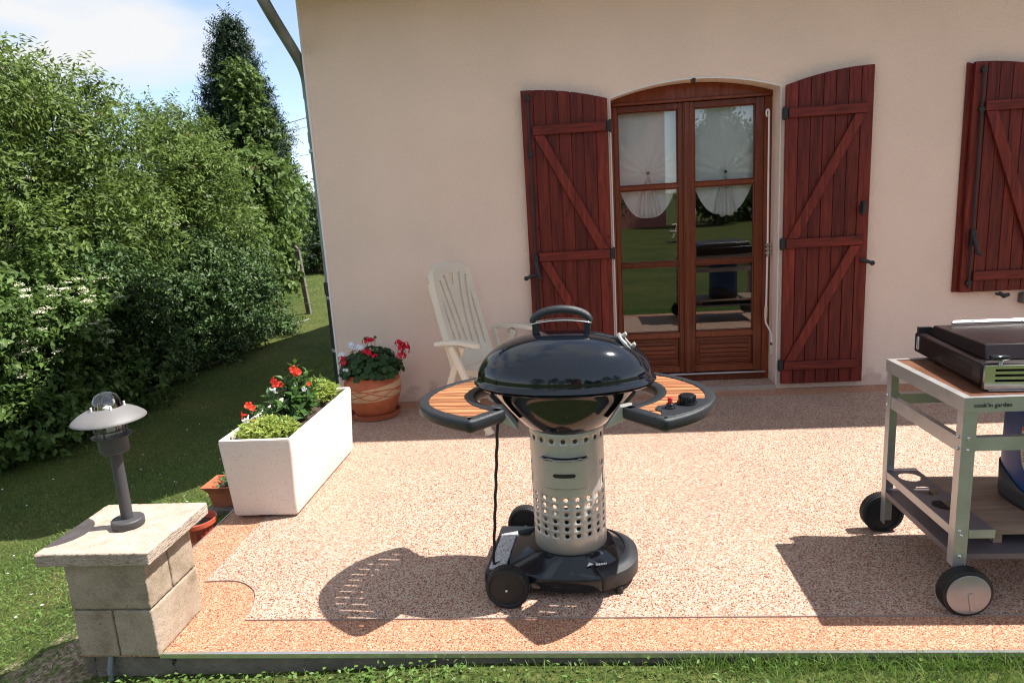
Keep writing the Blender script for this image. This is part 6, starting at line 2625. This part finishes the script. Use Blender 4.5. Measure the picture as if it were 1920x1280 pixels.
GZ0 = -0.63
G_H = 'shrubs growing into a tall hedge along the lawn'
shrub('elder_bush', 'tall airy elder bush with faded umbels at the left edge of the photo', 'shrub', (-4.7, 3.2, GZ0),
      [(-4.75, 3.25, 2.55, 0.85, 0.95, 0.80), (-4.6, 4.10, 2.55, 0.60, 0.65, 0.60), (-4.9, 2.3, 2.65, 0.90, 0.80, 0.85), (-4.9, 3.3, 3.20, 0.65, 0.80, 0.50), (-4.6, 3.7, 1.4, 0.85, 1.10, 0.75), (-4.6, 2.2, 1.3, 0.85, 0.95, 0.8)],
      4200, 10, 0.42, 0.082, 0.033, 'elder_leaf', 41, G_H, up=0.5, wild=0.6, droop=0.55, ck=13, cs=0.30,
      flowers=[('faded', 26, 0.09, lambda t: (t[:, 2] > 2.4) & (t[:, 0] > -5.2)), ('blossom', 10, 0.07, lambda t: (t[:, 2] < 2.4) & (t[:, 0] > -4.4))])
shrub('elder_bush', 'second elder bush with upright shoots between the left elder and the dark conifer', 'shrub', (-4.6, 6.2, GZ0),
      [(-4.6, 6.2, 2.35, 0.75, 0.75, 0.80), (-4.6, 6.75, 2.55, 0.45, 0.45, 0.55), (-4.5, 5.45, 1.95, 0.70, 0.70, 0.75), (-4.4, 6.2, 1.2, 0.85, 1.15, 0.85), (-4.75, 6.2, 3.0, 0.25, 0.28, 0.45)],
      3000, 10, 0.38, 0.080, 0.032, 'elder_leaf', 42, G_H, up=0.6, wild=0.55, droop=0.45, ck=13, cs=0.27,
      flowers=[('faded', 16, 0.085, lambda t: (t[:, 2] > 2.0)), ('blossom', 8, 0.07, lambda t: (t[:, 2] < 2.2) & (t[:, 0] > -4.2))])
shrub('maple_bush', 'broad-leaved maple bush at the far end of the hedge in front of the conifer', 'shrub', (-4.7, 9.3, GZ0),
      [(-4.8, 8.3, 1.50, 0.75, 0.80, 0.85), (-4.9, 9.4, 1.75, 0.75, 0.85, 0.80), (-5.1, 10.5, 2.05, 0.75, 0.80, 0.75), (-5.4, 11.6, 1.9, 0.7, 0.8, 0.9), (-4.9, 8.2, 0.4, 0.75, 0.8, 0.8)],
      2300, 9, 0.36, 0.13, 0.095, 'maple_leaf', 43, G_H, up=0.35, droop=0.6, ck=13, cs=0.27)
fl = [('blossom', 46, 0.055, lambda t: (t[:, 2] > 0.15) & (t[:, 0] > -3.55))]
spec = [
    (-3.95, 0.70, -0.10, 0.75, 0.85, 'shrub_leaf2', 'bright leafy hedge shrub with cream flowers nearest the camera at the left edge', fl),
    (-3.90, 1.90, 0.00, 0.78, 0.92, 'shrub_leaf2', 'hedge shrub with cream flower clusters under the tall left elder', fl),
    (-4.10, 3.00, 0.10, 0.75, 0.95, 'shrub_leaf', 'dark small-leaved hedge shrub right of the flowering shrubs', None),
    (-4.25, 4.15, -0.05, 0.75, 0.90, 'shrub_leaf', 'dense hedge shrub in the middle of the row, its foot in deep shade', None),
    (-4.05, 5.30, 0.00, 0.70, 0.92, 'shrub_leaf', 'hedge shrub with small glossy leaves under the second elder bush', None),
    (-4.10, 6.45, -0.05, 0.62, 0.90, 'shrub_leaf', 'last sunlit hedge shrub reaching down to the lawn beside the concrete post', None),
]
for k, (x0, yy, cz, rx, rz_, mt, lb, flw) in enumerate(spec):
    shrub('hedge_shrub', lb, 'shrub', (x0, yy, GZ0),
          [(x0, yy, cz, rx, 0.70, rz_), (x0 + 0.15, yy + 0.15, cz - 0.35, rx * 0.85, 0.65, 0.45), (x0 + 0.05, yy - 0.3, cz + 0.55, rx * 0.75, 0.5, 0.5), (x0 - 0.15, yy + 0.2, cz + 0.75, rx * 0.75, 0.5, 0.5)],
          2700 if mt == 'shrub_leaf' else 2100, 9, 0.24, 0.066 if mt == 'shrub_leaf' else 0.085, 0.038 if mt == 'shrub_leaf' else 0.046, mt, 50 + k, G_H, up=0.25, droop=0.45, r0=0.03, flowers=flw, ck=15, cs=0.27)
# a second row behind closes the hedge
for k, (xx, yy, h) in enumerate(((-5.9, 1.2, 1.3), (-6.0, 3.4, 1.5), (-6.0, 5.6, 1.4), (-6.1, 7.8, 1.3), (-6.3, 10.2, 1.2))):
    shrub('thicket_shrub', ['shaded shrub behind the left end of the hedge', 'shaded shrub behind the tall left elder', 'shaded shrub behind the gap between the two elders', 'shaded shrub behind the second elder bush', 'shaded shrub between the maple bush and the conifer'][k], 'shrub', (xx, yy, GZ0),
          [(xx, yy, 0.5, 0.9, 1.2, 1.2), (xx, yy + 0.4, h, 0.8, 1.0, 0.9)], 1000, 7, 0.34, 0.12, 0.06, 'far_leaf', 70 + k, None, r0=0.04)

# conifer with creeper
r = np.random.default_rng(91)
con = thing('conifer_tree', 'tall dark conical conifer rising behind the hedge', 'tree', (-7.2, 14.3, GZ0))
lm = []
for k in range(150):
    t = (k + 0.5) / 150
    z = 0.9 + 6.35 * t ** 0.9
    R = 0.04 + 0.36 * (7.55 - z) ** 1.02
    R = min(R, 1.25)
    a = k * 2.399
    q = R * r.uniform(0.62, 0.92)
    lm.append((q * math.cos(a), q * math.sin(a), z, 0.14 + 0.24 * (1 - t), 0.14 + 0.24 * (1 - t), 0.20 + 0.16 * r.random()))
lm.append((0, 0, 7.25, 0.08, 0.08, 0.40))
V, F, tips, d = sprig_crown(lm, 11500, 11, 0.30, 0.10, 0.030, r, up=0.5, wild=0.5, droop=0.1, inner=0.15)
bulk_mesh('crown', V, F, M['needle'], con)
mb = MB().tube([(0, 0, -0.1), (0.05, 0, 3.0), (0, 0, 7.3)], [0.20, 0.13, 0.02], 12)
for k in range(0, 150, 4):
    l = lm[k]
    mb.tube([(0, 0, l[2] - 0.25), (l[0], l[1], l[2])], [0.035, 0.010], 6)
mb.build('trunk', M['bark'], con)
shrub('climbing_creeper', 'light green creeper climbing the sunny side of the dark conifer', 'climbing plant', (-6.0, 13.6, GZ0),
      [(-6.35, 13.6, 1.6, 0.55, 0.9, 1.3), (-6.45, 13.6, 3.2, 0.40, 0.65, 1.0), (-6.65, 13.6, 4.4, 0.34, 0.45, 0.7), (-6.85, 13.6, 5.2, 0.25, 0.3, 0.45)], 1100, 8, 0.34, 0.13, 0.09, 'vine_leaf', 92, None, up=0.2, droop=0.6, r0=0.02)

# trees and hedge at the far end of the lawn
far = [(-9.2, 21.0, 1.9, 'round green tree at the far end of the lawn behind the concrete post'), (-7.6, 19.6, 1.5, 'dark bush closing the far end of the lawn beside the downpipe'), (-11.2, 23.5, 2.6, 'dark far tree behind the maple bush'), (-6.0, 23.5, 2.2, 'far tree mostly hidden behind the house corner')]
for k, (xx, yy, h, lb) in enumerate(far):
    shrub('far_tree', lb, 'tree', (xx, yy, GZ0), [(xx, yy, h * 0.45, 1.3, 1.4, 1.1), (xx + 0.3, yy - 0.3, h, 1.1, 1.2, 1.0), (xx - 0.5, yy + 0.4, h * 0.8, 1.1, 1.2, 1.0), (xx + 0.5, yy - 0.5, h * 0.1, 1.3, 1.3, 0.8)],
          1100, 8, 0.5, 0.16, 0.085, 'far_leaf', 110 + k, None, r0=0.07)
mb = MB()
for k in range(34):
    x = -12.4 + k * 0.26
    mb.box(x, x + 0.22, 25.0, 25.03, GZ0, 1.25 + 0.04 * math.sin(k * 2.1))
mb.box(-12.4, -3.6, 25.03, 25.08, 0.0, 0.1)
mb.box(-12.4, -3.6, 25.03, 25.08, 0.8, 0.9)
tag(mb.build('wooden_fence', simple('dark_fence_board', (0.05, 0.038, 0.028), 0.85, var=0.3, vscale=6), None, smooth=0), 'dark board fence behind the bushes at the far end of the lawn', 'fence')

# concrete fence post
mb = MB()
c0, c1 = Vector((-3.86, 9.24, GZ0 - 0.1)), Vector((-3.98, 9.28, 0.78))
mb.bar(c0, c1, 0.10, 0.10, up=(0, 1, 0))
mb.bar(c1, c1 + Vector((-0.09, 0.0, 0.10)), 0.09, 0.07, up=(0, 1, 0))
pst = thing('fence_post', 'leaning grey concrete fence post with a bent top at the end of the hedge', 'post', (-3.86, 9.24, GZ0))
mb.v = [(v[0] + 3.86, v[1] - 9.24, v[2] - GZ0) for v in mb.v]
mb.build('post_shaft', M['concrete'], pst, bevel=0.012, smooth=0)
mb = MB()
for zz in (0.25, 0.62, 1.05):
    mb.tube([(-0.02 - 0.09 * zz, -0.07, zz), (0.06 - 0.09 * zz, -0.06, zz + 0.01), (0.06 - 0.09 * zz, 0.06, zz), (-0.08 - 0.09 * zz, 0.06, zz), (-0.02 - 0.09 * zz, -0.07, zz)], 0.004, 5)
mb.build('tie_wire', M['galv'], pst)
# pale edging along the hedge foot
mb = MB()
pts = [(-3.62, y, float(ground_z(-3.62, y)) + 0.02 + 0.012 * math.sin(y * 5)) for y in np.arange(-0.5, 8.6, 0.25)]
mb.tube([(p[0] + 0.03 * math.sin(p[1] * 1.7), p[1], p[2]) for p in pts], 0.016, 6)
struct(mb.build('lawn_edging', simple('weathered_edging', (0.20, 0.185, 0.16), 0.9, var=0.3), None))

# overhead lines crossing the sky beyond the conifer
for k, (z0, z1, rr, lb) in enumerate(((6.05, 7.25, 0.016, 'topmost thick overhead power line left of the house corner'), (5.68, 6.55, 0.009, 'thin overhead power line just below the topmost one'), (4.40, 5.0, 0.010, 'lowest overhead power line near the tree tops by the downpipe'))):
    mb = MB()
    pts = []
    for i in range(25):
        t = i / 24
        pts.append((-30 + 50 * t, 30, z0 - 3.9 * 0 + (z1 - z0) * ((-30 + 50 * t) + 13.2) / 5.0 * 0.9 * (0.55 if (-30 + 50 * t) < -13.2 else 1.0) if True else 0))
    # gentle catenary between two far supports, passing the visible gap
    pts = [(-40 + 60 * i / 24, 30, z0 + (z1 - z0) * (-40 + 60 * i / 24 + 12.4) / 6.0 + 0.004 * ((-40 + 60 * i / 24) + 12) ** 2) for i in range(25)]
    o = mb.tube(pts, rr, 6).build('power_line', M['black_pvc'], None)
    tag(o, lb, 'cable')

# ------------------------------------------------------------------ grass
M['grass'] = leafmat('grass_blade', (0.048, 0.100, 0.014), (0.140, 0.235, 0.044), rough=0.5, trans=0.35, young=(0.30, 0.27, 0.11))
M['clover'] = leafmat('clover_leaf', (0.055, 0.115, 0.020), (0.150, 0.25, 0.055), rough=0.45, trans=0.3)


def blades(x, y, h, w, r, lean=0.5):
    n = len(x)
    z = ground_z(x, y) - 0.003
    P = np.stack([x, y, z], 1)
    D = unit(np.stack([r.normal(0, lean, n), r.normal(0, lean, n), np.ones(n)], 1))
    a = r.uniform(0, 2 * PI, n)
    Sx = np.stack([np.cos(a), np.sin(a), np.zeros(n)], 1)
    h = h[:, None]
    w = np.broadcast_to(np.asarray(w, float), (n,))[:, None]
    bend = unit(np.stack([D[:, 0], D[:, 1], np.zeros(n)], 1) + 1e-6)
    m_ = P + D * h * 0.55
    t_ = P + D * h + bend * h * 0.25 - np.array([0, 0, 0.12]) * h
    V = np.stack([P - Sx * w / 2, P + Sx * w / 2, m_ + Sx * w * 0.4, m_ - Sx * w * 0.4, t_], 1).reshape(-1, 3)
    i = np.arange(n)[:, None] * 5
    F = np.concatenate([i + np.array([0, 1, 2]), i + np.array([0, 2, 3]), i + np.array([3, 2, 4])], 1).reshape(-1, 3)
    return V, F


def patchy(x, y):
    return 0.5 + 0.25 * np.sin(3.1 * x + 1.3 * np.sin(2.3 * y)) + 0.25 * np.sin(4.3 * y + 1.7 * np.sin(2.9 * x))


r = np.random.default_rng(131)
parts = []
# strip in front of the terrace
n = 30000
x, y = r.uniform(0.25, 6.2, n), -3.150 - r.power(0.9, n) * 0.50
k = r.random(n) < (0.35 + 0.65 * sstep(0.8, 2.6, x)) * (0.55 + 0.6 * patchy(x, y))
x, y = x[k], y[k]
parts.append(blades(x, y, r.uniform(0.020, 0.060, len(x)) * (0.72 + 0.65 * sstep(1.8, 3.2, x)), r.uniform(0.0018, 0.0035, len(x)), r, 0.55))
# tuft leaning over the slab's edge
n = 2600
x = r.uniform(2.2, 6.0, n)
parts.append(blades(x, np.full(n, -3.142) - r.random(n) * 0.03, r.uniform(0.030, 0.080, n), r.uniform(0.002, 0.0038, n), r, 0.45))
# lawn left of the terrace: dense near, thinner far
n = 90000
y = -3.9 + 8.5 * r.power(0.9, n)
x = -0.02 - r.power(0.85, n) * 3.7
near = np.hypot(x + 0.10, y + 2.95)
bare = np.clip((near - 0.20) / 0.40, 0.50, 1) * (0.6 + 0.5 * patchy(x * 2, y * 2))
k = (r.random(n) < bare * np.where(y > 0, 0.75, 1.0)) & ~((x > -0.25) & (y > -2.4) & (y < 0) & (r.random(n) < 0.75) & (x > -0.10)) & ~((x > -0.27) & (x < 0.05) & (y > -1.75) & (y < -1.5))
x, y = x[k], y[k]
tuft = 0.55 + 0.9 * patchy(x * 5.3 + np.sin(y * 7), y * 4.7)
parts.append(blades(x, y, r.uniform(0.018, 0.045, len(x)) * tuft, r.uniform(0.0025, 0.0050, len(x)), r, 0.65))
n = 26000
y = 4.5 + 17 * r.power(1.2, n)
x = -0.3 - r.random(n) * 9.5
parts.append(blades(x, y, r.uniform(0.03, 0.06, n), r.uniform(0.006, 0.012, n), r, 0.6))
# ragged tall stalks by the trough
n = 130
x, y = r.uniform(-0.62, -0.22, n), r.uniform(-1.85, -1.15, n)
parts.append(blades(x, y, r.uniform(0.05, 0.13, n), r.uniform(0.002, 0.003, n), r, 0.35))
V, F = merge(parts)
g = bulk_mesh('grass', V, F, M['grass'])
g['kind'] = 'stuff'
# pale bits of leaf litter, added as small rosettes over the lawn
n = 110
x, y = -0.5 - r.random(n) * 3.0, r.uniform(-2.6, 3.5, n)
P = np.stack([x, y, ground_z(x, y) + 0.03], 1)
N = unit(rdir(n, r) * 0.4 + np.array([0, 0, 1.0]))
V, F = round_leaf_geo(P, unit(np.cross(N, rdir(n, r))), N, r.uniform(0.004, 0.009, n), k=8, cup=0.1)
g = bulk_mesh('lawn_litter', V, F, M['petal_white'])
g['kind'] = 'stuff'
# low weeds in the strip: clover and plantain leaves
parts = []
n = 5200
x, y = r.uniform(0.15, 3.0, n), -3.150 - r.power(0.9, n) * 0.50
k = r.random(n) < (1 - 0.85 * sstep(1.0, 2.4, x)) * (0.3 + 0.9 * patchy(x * 2.2, y * 2.2 + 1))
x, y = x[k], y[k]
n = len(x)
P = np.stack([x, y, ground_z(x, y) + r.uniform(0.004, 0.035, n)], 1)
N = unit(rdir(n, r) * 0.55 + np.array([0, 0, 1.0]))
D = unit(np.cross(N, rdir(n, r)))
a_, b_ = leaf_geo(P, D, N, r.uniform(0.010, 0.024, n), r.uniform(0.007, 0.014, n), fold=0.12)
parts.append((a_, b_))
n = 3000
x, y = -0.02 - r.random(n) * 1.6, r.uniform(-3.6, -1.2, n)
P = np.stack([x, y, ground_z(x, y) + r.uniform(0.002, 0.03, n)], 1)
N = unit(rdir(n, r) * 0.55 + np.array([0, 0, 1.0]))
D = unit(np.cross(N, rdir(n, r)))
parts.append(leaf_geo(P, D, N, r.uniform(0.012, 0.026, n), r.uniform(0.007, 0.012, n), fold=0.12))
V, F = merge(parts)
g = bulk_mesh('weeds', V, F, M['clover'])
g['kind'] = 'stuff'

# ------------------------------------------------------------------ what the glass and the enamel mirror: the garden behind the camera
M['pink_wall'] = simple('salmon_render', (0.50, 0.19, 0.165), 0.9, var=0.08, vscale=0.6)
nh = thing('neighbour_house', 'salmon pink neighbour house with a grey window, mirrored in the left door pane', 'house', (4.9, -27.0, 0))
mb = MB().box(-2.6, 1.55, -6.0, 0.0, -0.3, 6.2)
mb.build('wall', M['pink_wall'], nh, smooth=0)
mb = MB().prism([(-2.9, 6.2), (1.85, 6.2), (-0.5, 8.0)], 'y', -6.3, 0.3)
mb.build('roof', M['roof'], nh, smooth=0)
mb = MB().box(-1.45, -0.55, 0.002, 0.06, 3.4, 4.9)
wn_ = mb.build('window', simple('grey_blue_shutter', (0.16, 0.20, 0.23), 0.6), nh, smooth=0)
mb = MB().box(-1.55, -0.45, 0.06, 0.16, 3.30, 3.40)
mb.build('window_sill', M['white_paint'], wn_, smooth=0)
G_B = 'garden trees behind the camera, mirrored in the door glass'
for k, (xx, yy, h, w, lb) in enumerate(((8.6, -26, 5.4, 1.1, 'pointed tree mirrored at the left of the right door pane'), (10.6, -29, 3.6, 1.8, 'low tree mirrored in the middle of the right door pane'), (14.0, -27, 4.4, 2.0, 'round tree mirrored at the right of the right door pane'), (1.2, -28, 8.5, 3.6, 'broad tree mirrored in the barbecue lid'), (-4.0, -27, 9.5, 3.8, 'tree mirrored low on the left of the barbecue lid'), (-10.5, -25, 8.5, 4.0, 'tree mirrored at the far left of the barbecue lid'), (18.5, -25, 8.5, 3.6, 'tree mirrored at the right of the barbecue lid'), (24.0, -22, 8.5, 3.8, 'tree mirrored at the far right of the barbecue lid'))):
    shrub('garden_tree', lb, 'tree', (xx, yy, -0.1), [(xx, yy, h * 0.30, w, w, h * 0.30), (xx, yy, h * 0.55, w * 0.85, w * 0.85, h * 0.28), (xx + 0.2, yy, h * 0.80, w * 0.5, w * 0.5, h * 0.22)],
          900, 7, 0.7, 0.26, 0.14, 'far_leaf', 150 + k, G_B, r0=0.10)
ch2 = garden_chair('white resin chair on the lawn behind the camera, mirrored in the left door pane', (5.5, -16.5, -0.09), 2.6)
